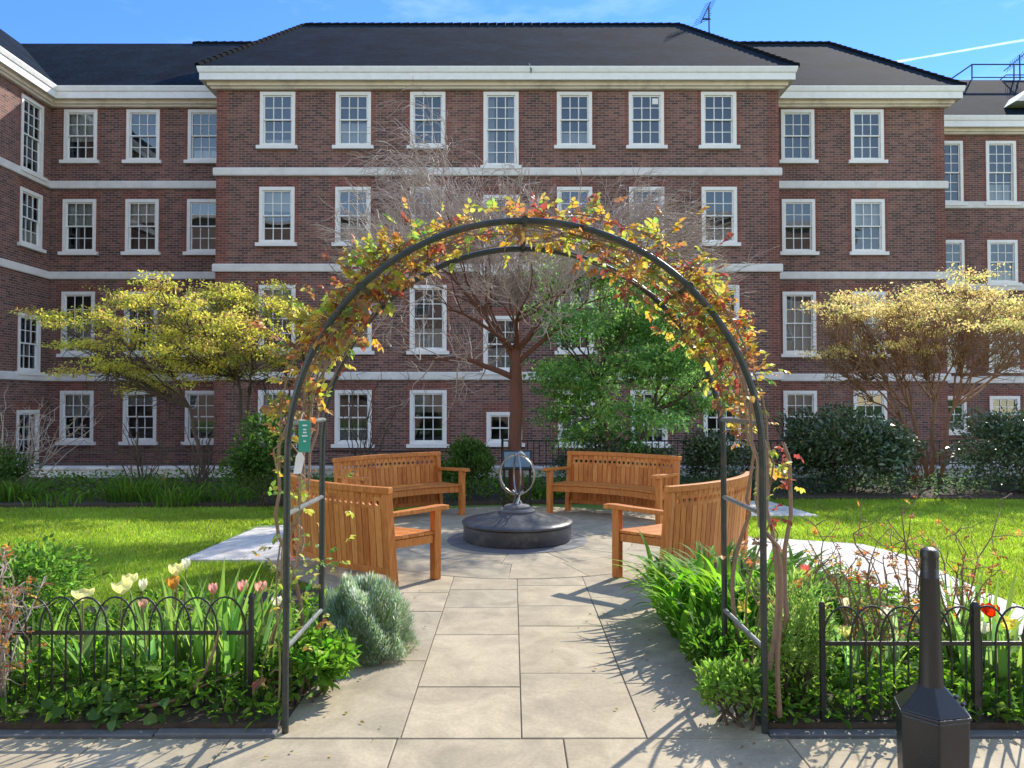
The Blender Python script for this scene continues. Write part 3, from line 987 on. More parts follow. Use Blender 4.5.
# guard rail on the flat roof at far right
mb = MB()
zr = ZR3
yr = YR3 + .3
def P_(px, py): return L_(at(px, py, yr))
for px in (972, 1014, 1040):
    mb.tube([P_(px, 80), P_(px, 64)], .03, 5)
mb.tube([P_(972, 64.5), P_(1060, 64.5)], .03, 5); mb.tube([P_(972, 77.5), P_(1060, 77.5)], .025, 5)
mb.tube([P_(951, 79), P_(972, 64.5)], .03, 5)
mb.tube([P_(1000, 80), P_(1006, 75), P_(1050, 75)], .025, 5)
mb.build('guard_rail', M['iron'], bld)
# gable end of a dormer at the right edge
mb = MB()
X0 = wx(1016, YF - .3, 100)
mb.hexa([L_(p) for p in ((X0, YF - .3, hz(104, YF)), (X0 + 2.4, YF - .3, hz(104, YF)), (X0 + 2.4, YF + 1.6, hz(104, YF)), (X0, YF + 1.6, hz(104, YF)))],
        [L_(p) for p in ((X0 + .9, YF - .3, hz(84, YF)), (X0 + 2.4, YF - .3, hz(84, YF)), (X0 + 2.4, YF + 1.6, hz(84, YF)), (X0 + .9, YF + 1.6, hz(84, YF)))])
mb.build('dormer', M['stone'], bld)

# aerials on the roof
ar = thing('tv_aerial', 'thin television aerial on a pole above the roof of the tall centre block', 'aerial', at(709.5, 42, YR + .5))
mb = MB(); mb.tube([(0, 0, -1.2), (-.02, 0, 1.45)], .03, 6); mb.build('pole', M['iron'], ar)
mb = MB()
a, b = Vector((-.42, -.3, .62)), Vector((.12, .25, 1.75))
mb.tube([a, b], .022, 5)
for k in range(11):
    c = a.lerp(b, k / 10); s = Vector((.25, -.26, 0)) * (.7 if k > 3 else 1)
    mb.tube([c - s, c + s], .010, 4)
mb.tube([(-.28, -.05, .9), (.05, .05, .95)], .04, 5)
mb.build('antenna', M['iron'], ar)
ar = thing('tv_aerial', 'slanting aerial boom above the flat roof at the far right corner', 'aerial', at(1020, 80, YR3 + .8))
mb = MB(); mb.tube([(0, 0, -.6), (0, 0, 1.1)], .03, 6); mb.build('pole', M['iron'], ar)
mb = MB(); a, b = Vector((-.75, -.1, .35)), Vector((.5, .2, 1.35)); mb.tube([a, b], .022, 5)
for k in range(9):
    c = a.lerp(b, .2 + .8 * k / 8); mb.tube([c - Vector((.12, .3, -.1)), c + Vector((.12, .3, -.1))], .010, 4)
mb.build('antenna', M['iron'], ar)

# unseen pale block added across the lawn behind the viewer: the windows mirror it and it throws light back
opp = thing('unseen_opposite_building', 'unseen sunlit brick block across the garden, mirrored in the lower windows', 'building', (0, -24, 0))
mb = MB(); mb.box(-34, 34, -8, 0, 0, 18.5); mb.build('wall', M['opp'], opp)
mb = MB(); mb.hexa([(-34.5, -8.5, 18.5), (34.5, -8.5, 18.5), (34.5, .5, 18.5), (-34.5, .5, 18.5)], [(-34.2, -8.2, 18.9), (34.2, -8.2, 18.9), (34.2, .2, 18.9), (-34.2, .2, 18.9)]); mb.build('roof', M['cream'], opp)
wm = None
for zz in (1.0, 4.2, 7.4, 10.6, 13.8):
    for k in range(15):
        if wm is None:
            mb = MB(); mb.box(-.6, .6, 0, .06, 0, 1.9); wm = mb.mesh('window'); wm.materials.append(M['white'])
            mb = MB()
            for i in (0, 1):
                for j in range(3): mb.box(-.5 + .34 * j, -.19 + .34 * j, .061, .07, .1 + .9 * i, .9 + .9 * i)
            pmh = mb.mesh('pane'); pmh.materials.append(M['room'])
        o = link('window', wm, None, opp, (-30 + k * 4.3, 0, zz)); link('pane', pmh, None, o)

# railings along the sunken area
def railing(label, x0, x1, Y, z0, top, step, rails):
    t = thing('area_railing', label, 'railing', (x0, Y, z0))
    L = x1 - x0
    mb = MB()
    for z in rails: mb.box(0, L, -.012, .012, z - .014, z + .014)
    mb.build('rail', M['iron'], t)
    mb = MB()
    n = int(L / step)
    for k in range(n + 1): mb.tube([(L * k / n, 0, 0), (L * k / n, 0, top)], .011, 5)
    mb.build('balusters', M['iron'], t)
    mb = MB()
    n = max(1, round(L / 2.2))
    for k in range(n + 1): mb.box(L * k / n - .025, L * k / n + .025, -.025, .025, 0, top + .04)
    mb.build('posts', M['iron'], t)
railing('low open black rail along the white kerb below the left wing windows', -14.5, -1.0, KY + .15, .26, .34, 2.2, (.06, .31))
railing('taller black baluster railing along the kerb behind the green leafy tree', -.2, 14.5, KY + .15, .26, .55, .13, (.06, .53))

# ================================================================== GARDEN OBJECTS
# curved teak benches round the patio
RM, HB, BX = 2.30, R(20), .845


def bp(phi, r, z): return (r * math.sin(phi), r * math.cos(phi) - RM, z)


def arc_block(mb, p0, p1, r0, r1, z0, z1, n=14, lean=0.0, X=None):
    """curved bar between two angles, or between -X and X (square cut ends)"""
    vs, fs = [], []
    for i in range(n + 1):
        a = b = p0 + (p1 - p0) * i / n
        if X: a, b = (math.asin(X / r0) * (2 * i / n - 1), math.asin(X / r1) * (2 * i / n - 1))
        vs += [bp(a, r0 + lean * z0, z0), bp(b, r1 + lean * z0, z0), bp(b, r1 + lean * z1, z1), bp(a, r0 + lean * z1, z1)]
    for i in range(n):
        for k in range(4):
            fs.append((i * 4 + k, (i + 1) * 4 + k, (i + 1) * 4 + (k + 1) % 4, i * 4 + (k + 1) % 4))
    fs += [(0, 1, 2, 3), tuple(n * 4 + k for k in (3, 2, 1, 0))]
    mb.add(vs, fs)


def make_bench():
    t = thing('curved_bench', '', 'bench')
    lean, rb = .09, 2.455        # backrest radius at the ground, leaning outwards
    # backrest: boards with a row of round holes, top of each board
    mb = MB()
    N = 24
    th = .020
    for k in range(N):
        a0, a1 = -HB + 2 * HB * (k + .0) / N, -HB + 2 * HB * (k + 1) / N
        d = (a1 - a0) * .07
        zb, zh0, zh1, zt = .15, .665, .765, .80
        def pt(a, z, f, inset=0): return bp(a, rb + lean * z + (f * (th / 2) - f * inset), z)
        # plain lower board with chamfered long edges, and the strip above the holes
        for za, zc in ((zb, zh0), (zh1, zt)):
            ring = lambda z: [pt(a0 + d * .25, z, -1, .006), pt(a0 + d, z, -1), pt(a1 - d, z, -1), pt(a1 - d * .25, z, -1, .006),
                              pt(a1 - d * .25, z, 1, .006), pt(a1 - d, z, 1), pt(a0 + d, z, 1), pt(a0 + d * .25, z, 1, .006)]
            A, B = ring(za), ring(zc)
            mb.add(A + B, [(i, (i + 1) % 8, 8 + (i + 1) % 8, 8 + i) for i in range(8)])
        am, zm = (a0 + a1) / 2, (zh0 + zh1) / 2
        rad = .0225
        q, vs = 20, []
        for f in (-1, 1):
            for i in range(q):
                an = 2 * math.pi * i / q
                c, s = math.cos(an), math.sin(an)
                vs.append(pt(am + rad * c / (rb + .06), zm + rad * s, f))
            for i in range(q):
                an = 2 * math.pi * i / q
                c, s = math.cos(an), math.sin(an)
                hw, hh = (a1 - a0) / 2 - d * .25, (zh1 - zh0) / 2
                k_ = min(hw * (rb + .06) / max(abs(c), 1e-6), hh / max(abs(s), 1e-6))
                vs.append(pt(am + k_ * c / (rb + .06), zm + k_ * s, f))
        fs = []
        for i in range(q):
            j = (i + 1) % q
            fs += [(i, j, q + j, q + i), (2 * q + j, 2 * q + i, 3 * q + i, 3 * q + j), (j, i, 2 * q + i, 2 * q + j)]
        mb.add(vs, fs)
    mb.build('backrest', M['wood'], t)
    mb = MB(); arc_block(mb, -HB - .012, HB + .012, rb - .032, rb + .036, .80, .855, 24, lean); mb.build('top_rail', M['wood'], t, bevel=.006)
    mb = MB(); arc_block(mb, -HB, HB, rb - .026, rb + .026, .105, .16, 20, lean); mb.build('lower_rail', M['wood'], t, bevel=.004)
    mb = MB()
    r0 = 2.015
    for k in range(6):
        arc_block(mb, 0, 0, r0 + .076 * k, r0 + .076 * k + .070, .40, .425, 18, X=BX + .02)
    mb.build('seat', M['wood'], t, bevel=.004)
    mb = MB(); arc_block(mb, 0, 0, 2.03, 2.062, .315, .395, 18, X=BX)
    for x in (-BX, -BX / 3, BX / 3, BX):
        mb.box(x - .016, x + .016, math.sqrt(2.066 ** 2 - x * x) - RM, math.sqrt(2.46 ** 2 - x * x) - RM, .325, .394)
    mb.build('seat_frame', M['wood'], t, bevel=.004)
    for s in (-1, 1):
        x = s * BX
        yf = math.sqrt(2.0 ** 2 - BX * BX) - RM
        yb = math.sqrt(2.455 ** 2 - BX * BX) - RM
        mb = MB(); mb.box(x - .036, x + .036, yf, yf + .072, 0, .615); mb.build('front_leg', M['wood'], t, bevel=.005)
        mb = MB()
        y2 = yb + lean * .80
        mb.hexa([(x - .033, yb - .04, 0), (x + .033, yb - .04, 0), (x + .033, yb + .045, 0), (x - .033, yb + .045, 0)],
                [(x - .033, y2 - .036, .80), (x + .033, y2 - .036, .80), (x + .033, y2 + .036, .80), (x - .033, y2 + .036, .80)])
        mb.build('back_post', M['wood'], t, bevel=.005)
        mb = MB()
        prf = [(yf - .085, .607, .647), (yf, .613, .653), (yf + .2, .606, .644), (yb + lean * .6 - .03, .600, .636)]
        vs, fs = [], []
        for k, (y, z0, z1) in enumerate(prf):
            wa = .047 if k < 3 else .036
            for ss, z in ((-1, z0), (1, z0), (1, z1), (-1, z1)): vs.append((x + ss * wa, y, z))
        for i in range(3):
            for k in range(4): fs.append((i * 4 + k, (i + 1) * 4 + k, (i + 1) * 4 + (k + 1) % 4, i * 4 + (k + 1) % 4))
        fs += [(0, 1, 2, 3), (15, 14, 13, 12)]
        mb.add(vs, fs); mb.build('armrest', M['wood'], t, bevel=.006)
    return t


b0 = make_bench()
for i, (deg, lab) in enumerate(((129.5, 'curved teak bench half hidden by the clump of strap leaves, back towards the lawn'),
                                (-134, 'curved teak bench seen from behind beside the grey green mound shrub'),
                                (-46.5, 'curved teak bench beyond the arch, standing left of the ring sculpture near the bare tree'),
                                (38, 'curved teak bench facing the viewer in front of the green leafy tree'))):
    o = b0 if i == 0 else copy_tree(b0)
    a = R(deg)
    o.location = (PCX + RM * math.sin(a), PCY + RM * math.cos(a), .026)
    o.rotation_euler.z = -a
    tag(o, lab, 'bench', 'curved benches around the ring sculpture')

# plinth with open ring sculpture
t = thing('ring_sculpture', 'open steel ring sculpture on a low round dark stone plinth between the benches', 'sculpture', (PCX, PCY, .034))
mb = MB(); mb.lathe([(.60, 0), (.615, .02), (.615, .17), (.605, .178)], 72); mb.build('plinth', M['lead'], t, smooth=True)
mb = MB(); mb.lathe([(.58, .178), (.632, .184), (.635, .205), (.62, .222), (.56, .233), (.22, .305), (.20, .31)], 72); mb.build('coping', M['lead'], t, smooth=True)
mb = MB(); mb.lathe([(.2, .305), (.205, .328), (.19, .345), (.15, .35), (.15, .378), (.13, .39), (.06, .395), (.05, .405)], 48); mb.build('collar', M['leadring'], t, smooth=True)
mb = MB()
for k in range(3):
    a = 2 * math.pi * k / 3 + .4
    mb.tube([(.05 * math.cos(a), .05 * math.sin(a), .40), (.02 * math.cos(a + .6), .02 * math.sin(a + .6), .45), (.022 * math.cos(a + 1.4), .022 * math.sin(a + 1.4), .50), (.07 * math.cos(a + 2), .07 * math.sin(a + 2), .545)], [.016, .017, .015, .012], 8)
mb.build('stem', M['steel'], t, smooth=True)


def band_ring(rad, height, cz, az, tilt, w=.017, th=.005, n=56):
    mb = MB(); vs, fs = [], []
    rot = Matrix.Rotation(az, 3, 'Z') @ Matrix.Rotation(tilt, 3, 'Y')
    for i in range(n):
        a = 2 * math.pi * i / n
        c, s = math.cos(a), math.sin(a)
        for rr, yy in ((-th, -w), (th, -w), (th, w), (-th, w)):
            p = rot @ Vector(((rad + rr) * c, yy * .5, (height + rr) * s))
            vs.append((p.x, p.y, p.z + cz))
    for i in range(n):
        j = (i + 1) % n
        for k in range(4): fs.append((i * 4 + k, j * 4 + k, j * 4 + (k + 1) % 4, i * 4 + (k + 1) % 4))
    mb.add(vs, fs); return mb
for az, tilt, rr, hh in ((R(18), 0, .215, .235), (R(100), R(6), .215, .235), (R(-30), R(58), .222, .222)):
    band_ring(rr, hh, .735, az, tilt).build('ring', M['steel'], t, smooth=True)
mb = MB(); mb.tube([(-.03, -.02, .955), (.035, .0, .985), (.09, .02, .95)], [.02, .028, .012], 8); mb.build('finial', M['steel'], t, smooth=True)

# information board behind the sculpture
t = thing('information_board', 'small dark framed board on two black legs before the bare tree trunk', 'sign', (.075, 11.0, 0))
mb = MB()
rot = Matrix.Rotation(R(-35), 3, 'X')
def pr(x, y, z): p = rot @ Vector((x, 0 + y, z)); return (p.x, p.y, p.z + .62)
def tbox(mb, x0, x1, y0, y1, z0, z1):
    b = [pr(x, y, z) for z in (z0, z1) for x, y in ((x0, y0), (x1, y0), (x1, y1), (x0, y1))]
    mb.add(b, [(3, 2, 1, 0), (4, 5, 6, 7), (0, 1, 5, 4), (1, 2, 6, 5), (2, 3, 7, 6), (3, 0, 4, 7)])
tbox(mb, -.22, .22, 0, .03, 0, .32); mb.build('frame', M['iron'], t, bevel=.004)
mb = MB(); tbox(mb, -.19, .19, -.006, -.001, .03, .29); mb.build('panel', M['panel'], t)
for s in (-1, 1):
    mb = MB(); mb.box(s * .19 - .018, s * .19 + .018, .06, .10, 0, .70); mb.build('leg', M['iron'], t)

# rose arch
AY0, AY1 = 3.62, 4.29
AX0, AX1 = -1.083, 1.207
AXC, AR = (AX0 + AX1) / 2, (AX1 - AX0) / 2
AZS = 1.335


def arch_pt(s, t, off=0.0):
    """s in 0..1 from the left foot over the top to the right foot, t front..rear, off radially outwards"""
    leg, arc = AZS, math.pi * AR
    d = s * (2 * leg + arc)
    y = AY0 + (AY1 - AY0) * t
    if d < leg: return Vector((AX0 - off, y, d))
    if d < leg + arc:
        a = math.pi - (d - leg) / AR
        return Vector((AXC + (AR + off) * math.cos(a), y, AZS + (AR + off) * math.sin(a)))
    return Vector((AX1 + off, y, AZS - (d - leg - arc)))


arch = thing('rose_arch', 'tall dark metal garden arch spanning the path with climbing roses', 'arch', (AXC, (AY0 + AY1) / 2, 0))
AO = Vector((-AXC, -(AY0 + AY1) / 2, 0))
for tt_ in (0, 1):
    mb = MB()
    pts = [arch_pt(i / 90, tt_) + AO for i in range(91)]
    mb.tube(pts, .0165, 8)
    o = mb.build('hoop', M['green_iron'], arch, smooth=True)
S_ = lambda d: d / (2 * AZS + math.pi * AR)
RUNG = plain('dull_grey_metal', (.42, .44, .44), (.22, .24, .24), rough=.35, metal=.7, scale=14)
for z in (.42, 1.06, 1.50):
    for sd in (0, 1):
        s = S_(z) if sd == 0 else 1 - S_(z)
        mb = MB(); mb.tube([arch_pt(s, 0.02) + AO, arch_pt(s, .98) + AO], .013, 8)
        mb.build('rung', RUNG, arch, smooth=True)
for s in (.36, .5, .64):
    mb = MB(); mb.tube([arch_pt(s, 0.02) + AO, arch_pt(s, .98) + AO], .013, 8); mb.build('rung', M['green_iron'], arch, smooth=True)
mb = MB()
for k in range(2):
    for s in (.36, .5, .64):
        p = arch_pt(s, k) + AO; mb.tube([p + Vector((0, -.025, 0)), p + Vector((0, .025, 0))], .0195, 8)
mb.build('clamps', M['green_iron'], arch)


# ---- climbing roses on the arch
ROSEC = [(.33, .10, .07), (.44, .23, .09), (.53, .36, .10), (.54, .46, .11), (.37, .42, .10), (.20, .29, .07), (.30, .17, .09)]


def rose_leaf(fol, p, d, size, col, r):
    """a compound leaf: five leaflets along a short stalk"""
    d = d / np.linalg.norm(d)
    up = np.array([0, 0, 1.0]); sd = np.cross(d, up); sd = sd / max(1e-6, np.linalg.norm(sd)); nn = np.cross(sd, d)
    L = size * 1.7
    P, D, SZ = [], [], []
    for f, s in ((.45, 1), (.45, -1), (.8, 1), (.8, -1), (1.0, 0)):
        P.append(p + d * L * f); D.append(d * (.55 if s else 1) + sd * s * .9 + r.normal(0, .15, 3) - up * .25); SZ.append(size * (1.0 if s == 0 else .85))
    n = 5
    SZ = np.array(SZ) * r.uniform(.8, 1.15, n)
    N = np.tile(nn, (n, 1)) + r.normal(0, .35, (n, 3))
    C = np.clip(np.array(col)[None] * (1 + r.normal(0, .16, (n, 3))), .005, .9)
    fol.leaves(np.array(P), np.array(D), N, SZ, SZ * .82, C, fold=.16, curl=.22)


def climber(label, side, seed):
    r = np.random.default_rng(seed)
    base = Vector((AX0 - .09 if side < 0 else AX1 + .10, 4.0, .04))
    t = thing('climbing_rose', label, 'climbing plant', base, group='climbing roses on the arch')
    OO = np.array(base)
    woody, green, fol, tw = MB(), MB(), Fol(), MB()
    for k in range(15):
        s1 = r.uniform(.40, .62) if k < 9 else r.uniform(.2, .42)
        tt0, off0 = r.uniform(.05, .95), r.uniform(-.01, .08)
        s0 = 0.0 if k in (0, 1, 2, 5, 6, 7) else r.uniform(.19, .30)
        s1 = max(s1, s0 + .12)
        pts = []
        n = 30
        ph, fr = r.uniform(0, 6), r.uniform(4, 9)
        for i in range(n + 1):
            s = s0 + (s1 - s0) * i / n
            q = arch_pt(s if side < 0 else 1 - s, min(.98, max(.02, tt0 + .25 * math.sin(ph + fr * s))), off0 + .055 * math.sin(ph * 2 + 17 * s) + (.075 if s < .16 else .04 if s < .22 else 0))
            if s < .15: q.x += side * .05 * math.sin(ph + 30 * s); q.y += .03 * math.cos(ph + 25 * s)
            pts.append(np.array(q) - OO)
        if s0 == 0: pts[0] = np.array([r.normal(0, .05), r.normal(0, .12), -.03])
        r0 = r.uniform(.009, .015) if k < 3 else r.uniform(.003, .006)
        (woody if k < 5 else green).tube(pts, list(np.linspace(r0, .003, n + 1)), 6)
        # side shoots with leaves
        for i in range(2, n + 1):
            s = s0 + (s1 - s0) * i / n
            z = pts[i][2] + OO[2]
            # how leafy the photograph is along the arch
            dens = .10 if s < .14 else (.14 if s < .22 else (.42 if s < .31 else 1.1))
            if side > 0: dens = .14 if s < .13 else (.18 if s < .21 else (.60 if s < .30 else 1.1))
            for _ in range(r.poisson(dens * 1.45)):
                o = np.array(pts[i])
                cen = np.array([AXC, (AY0 + AY1) / 2, AZS if z > AZS else z]) - OO
                out = unit(o - cen); out[1] *= .3
                d = out * r.uniform(-.25, .9) + r.normal(0, .6, 3) * np.array([1, .9, 1]) + np.array([0, 0, .15])
                ln = r.uniform(.01, .085) * (1.5 if r.random() < .12 else 1)
                q = o + d * ln
                tw.tube([o, (o + q) / 2 + r.normal(0, .008, 3), q], [.0035, .003, .002], 4, cap=False)
                w = [.09, .17, .22, .22, .19, .08, .15] if s > .15 else [.1, .12, .16, .16, .2, .1, .16]
                tip = .9 if ln > .085 else .2
                c = ROSEC[r.choice(7, p=np.array(w) / sum(w))]
                if r.random() < tip * .35: c = ROSEC[0]
                for _k in range(r.integers(1, 3)):
                    rose_leaf(fol, q, d + r.normal(0, .6, 3), r.uniform(.028, .047), c, r)
    if side < 0:        # fresh green shoots at the foot
        for _ in range(64):
            q = np.array([r.uniform(-.05, .22), r.uniform(-.4, .5), r.uniform(.1, 1.15)])
            rose_leaf(fol, q, r.normal(0, 1, 3) + [0, 0, .3], r.uniform(.025, .04), ROSEC[r.choice([3, 4, 4, 5, 5])], r)
    else:
        for (zx, zz, cc) in ((.05, .98, 0), (.16, 1.30, 0), (.04, .72, 1), (.18, 1.12, 3), (.10, 1.22, 4)):
            for _ in range(3): rose_leaf(fol, np.array([zx, r.uniform(-.2, .2), zz]), r.normal(0, 1, 3), .034, ROSEC[cc], r)
        c = MB()
        woody.tube(wob((.02, -.1, 0), (.10, -.1, 1.35), 12, .08, r), list(np.linspace(.016, .009, 12)), 7)
    woody.build('woody_canes', M['cane'], t, smooth=True)
    green.build('green_canes', M['greencane'], t, smooth=True)
    tw.build('shoots', M['cane'], t)
    fol.build('foliage', M['roseleaf'], t)


climber('climbing rose with bare brown canes on the arch leg that carries the green tag', -1, 21)
climber('climbing rose with dense red and yellow leaves on the arch leg near the black bin', 1, 22)

# tags hung on the arch
tg = thing('hanging_tag', 'narrow green plastic tag hanging from the upper rung of the arch', 'tag', (wx(305.5, 3.60), 3.585, hz(452, 3.6)))
mb = MB()
mb.box(-.028, .028, -.0015, .0015, 0, .150); mb.build('plate', M['greensign'], tg, bevel=.001)
mb = MB()
for z, w in ((.128, .022), (.108, .015), (.094, .017), (.078, .026), (.052, .012)):
    mb.box(-w / 2 + .002, w / 2 + .002, -.0032, -.0017, z - .0035, z + .0035)
mb.build('lettering', M['signwhite'], tg)
mb = MB(); mb.tube([(-.02, 0, .145), (-.012, .02, .19), (.0, .03, .17)], .002, 4); mb.build('string', M['signwhite'], tg)
tg = thing('hanging_tag', 'small crumpled whitish label dangling under the green tag', 'tag', (wx(299, 3.60), 3.59, hz(474, 3.6)))
mb = MB()
mb.add([(-.022, 0, 0), (.016, -.006, .004), (.03, .004, .075), (-.008, -.008, .085), (.012, -.003, .12)], [(0, 1, 2, 3), (3, 2, 4)])
o = mb.build('label_sheet', M['signwhite'], tg); md = o.modifiers.new('thick', 'SOLIDIFY'); md.thickness = .002
mb = MB(); mb.tube([(.012, -.003, .12), (.02, .01, .16), (.03, .02, .20)], .002, 4); mb.build('string', M['signwhite'], tg)


# low bow-top fences
def bow_fence(label, x0, x1, Y, posts, z0=.02):
    t = thing('bow_top_fence', label, 'fence', (x0, Y, z0))
    L = x1 - x0
    H, p, w, r_ = .585, .14, .21, .0050
    mb = MB()
    k = 0
    while k * p + w <= L + .001:
        xa = k * p
        yy = .005 if k % 2 else -.005
        zs = H - .17
        pts = [(xa, yy, 0), (xa, yy, zs)] + [(xa + w / 2 - w / 2 * math.cos(a), yy, zs + .17 * math.sin(a)) for a in np.linspace(.2, math.pi - .2, 11)] + [(xa + w, yy, zs), (xa + w, yy, 0)]
        mb.tube(pts, r_, 6)
        k += 1
    mb.build('hoops', M['iron'], t, smooth=True)
    for z in (.03, .405):
        mb = MB(); mb.box(0, L, -.004, .004, z - .010, z + .010); mb.build('rail', M['iron'], t)
    for x in posts:
        mb = MB()
        hw = .011 if x < .01 or x > L - .01 else .016
        mb.box(x - hw, x + hw, -hw, hw, -.05, H + .0)
        mb.hexa([(x - hw - .003, -hw - .003, H), (x + hw + .003, -hw - .003, H), (x + hw + .003, hw + .003, H), (x - hw - .003, hw + .003, H)], [(x - .006, -.006, H + .022), (x + .006, -.006, H + .022), (x + .006, .006, H + .022), (x - .006, .006, H + .022)])
        mb.build('post', M['iron'], t)
fx = wx(253, 3.85)
bow_fence('low black hoop topped fence in front of the yellow tulips', fx - 2.9, fx, 3.85, (2.9, 1.0))
fx = wx(820, 3.68)
bow_fence('low black hoop topped fence behind the black bin', fx, fx + 2.9, 3.68, (0.0, wx(972, 3.68) - fx, 2.2))

# smokers' bin
bn = thing('cigarette_bin', 'black plastic cigarette bin with a tall neck on a six sided base', 'bin', (1.755, 3.17, .02), R(12))
def ngon(r, z, n=6, ph=0): return [(r * math.cos(2 * math.pi * k / n + ph), r * math.sin(2 * math.pi * k / n + ph), z) for k in range(n)]
mb = MB(); mb.hexa(ngon(.139, 0), ngon(.146, .29)); mb.build('base', M['bin'], bn, bevel=.008)
mb = MB(); mb.hexa(ngon(.153, .291), ngon(.153, .305)); mb.hexa(ngon(.148, .306), ngon(.048, .405)); mb.build('shoulder', M['bin'], bn, bevel=.004)
mb = MB(); mb.lathe([(.050, .395), (.047, .43), (.042, .56), (.036, .84), (.0368, .841), (.0368, .848), (.0355, .85), (.0345, .925), (.0362, .926), (.0362, .945), (.032, .960), (.018, .968), (.004, .970)], 28)
mb.build('neck', M['bin'], bn, smooth=True)
a = R(-78)
mb = MB()
q = Matrix.Rotation(a + R(90), 3, 'Z')
vs = []
for x, y, z in [(x, y, z) for z in (.885, .92) for x, y in ((-.008, -.0372), (.008, -.0372), (.008, -.032), (-.008, -.032))]:
    vs.append(q @ Vector((x, y, z)))
mb.add(vs, [(3, 2, 1, 0), (4, 5, 6, 7), (0, 1, 5, 4), (1, 2, 6, 5), (2, 3, 7, 6), (3, 0, 4, 7)]); mb.build('slot', M['room'], bn)
mb = MB()
for (aa, z, rr) in ((-50, .365, .088), (-36, .36, .092), (-48, .34, .112), (-34, .336, .116)):
    c = Vector((rr * math.cos(R(aa)), rr * math.sin(R(aa)), z)); d = Vector((math.cos(R(aa)) * .65, math.sin(R(aa)) * .65, .75)).normalized()
    mb.tube([c - d * .004, c + d * .009], .008, 8)
mb.build('bolts', M['iron'], bn)
mb = MB(); c = Vector((.124 * math.cos(R(-62)), .124 * math.sin(R(-62)), .265)); d = Vector((math.cos(R(-62)), math.sin(R(-62)), 0)); mb.tube([c - d * .02, c + d * .006], .012, 10); mb.build('lock', M['steel'], bn)


# ================================================================== PLANTS
def strap_clump(name, label, cat, loc, n, L, W, cols, spread=.2, a0=(.05, .5), bend=(.5, 1.9), group=None, seed=0, mat='leaf', vfold=.12, flowers=None, part='leaves', nseg=7, power=1.5):
    r = np.random.default_rng(seed)
    t = thing(name, label, cat, loc, group=group)
    f = Fol()
    P = np.stack([np.clip(r.normal(0, .5, n), -.72, .72) * spread, np.clip(r.normal(0, .5, n), -.72, .72) * spread, np.full(n, -.01)], 1)
    az = np.arctan2(P[:, 1], P[:, 0]) + r.normal(0, .7, n)
    f.blades(P, az, r.uniform(*L, n), r.uniform(W * .75, W * 1.2, n), pal(n, cols, r=r), a0=r.uniform(*a0, n), bend=r.uniform(*bend, n), nseg=nseg, power=power, vfold=vfold)
    f.build(part, M[mat], t)
    if flowers:
        ff = Fol()
        m = flowers[0]
        c = np.stack([r.normal(0, spread * .6, m), r.normal(0, spread * .6, m), r.uniform(*flowers[2], m)], 1)
        for i in range(m):
            k = 6
            az_ = np.arange(k) * math.tau / k + r.uniform(0, 1)
            D = np.stack([np.cos(az_), np.sin(az_), np.full(k, .4)], 1)
            ff.leaves(np.repeat(c[i:i + 1], k, 0), D, np.tile([0, 0, 1.0], (k, 1)) + r.normal(0, .2, (k, 3)), .04, .022, pal(k, [flowers[1]], r=r), simple=True)
        ff.build('flowers', M['petal'], t)
        st = MB()
        for q in c: st.tube([(q[0] * .7, q[1] * .7, 0), tuple(q)], .003, 4)
        st.build('stems', M['greencane'], t)
    return t


def shrub(name, label, cat, loc, rad, n, size, cols, mat='leaf', seed=0, lobes=14, aspect=.45, up=.2, stems=8, group=None, bark='bark', lobe_r=.38, wts=None, simple=True, shell=.33, low=0.0, trunk_part='stems', crown='foliage', fill=.25):
    r = np.random.default_rng(seed)
    t = thing(name, label, cat, loc, group=group)
    rad = np.array(rad, float)
    cen = np.array([0, 0, low + rad[2]])
    d = unit(r.normal(0, 1, (lobes, 3))); d[:, 2] = np.abs(d[:, 2]) * 1.1 - .35
    lc = cen + unit(d) * rad * r.uniform(.42, .88, (lobes, 1))
    lr = r.uniform(.7, 1.25, lobes) * lobe_r
    P = []
    per = int(n * (1 - fill) / lobes)
    for c, q in zip(lc, lr):
        P.append(ball(per, c, rad * q, r, shell))
    P.append(ball(int(n * fill), cen, rad * .9, r, .5))
    P = np.concatenate(P); P = P[P[:, 2] > .01]
    m = len(P)
    D = unit((P - cen) / rad) * .7 + r.normal(0, .6, (m, 3)) + [0, 0, up]
    N = rdir(m, r, 1.2)
    f = Fol(); f.leaves(P, D, N, r.uniform(size * .65, size * 1.2, m), r.uniform(size * .65, size * 1.2, m) * aspect, pal(m, cols, wts, r=r), simple=simple)
    f.build(crown, M[mat], t)
    if stems:
        mb = MB()
        for k in range(stems):
            c = lc[k % lobes]
            p = wob((r.normal(0, .06), r.normal(0, .06), -.03), c, 7, .10, r)
            mb.tube(p, list(np.linspace(.016, .004, 7) * max(.6, rad[2])), 5)
            for _ in range(3):
                q = p[r.integers(3, 6)]
                mb.tube(wob(q, c + r.normal(0, .25, 3) * rad, 4, .1, r), [.006, .004, .003, .002], 4, cap=False)
        mb.build(trunk_part, M[bark], t, smooth=True)
    return t


GREEN = [(.065, .13, .028), (.09, .18, .035), (.12, .22, .045)]
BRIGHT = [(.14, .27, .05), (.19, .33, .07), (.11, .22, .04)]
DARKG = [(.075, .125, .06), (.10, .155, .075), (.13, .19, .095)]

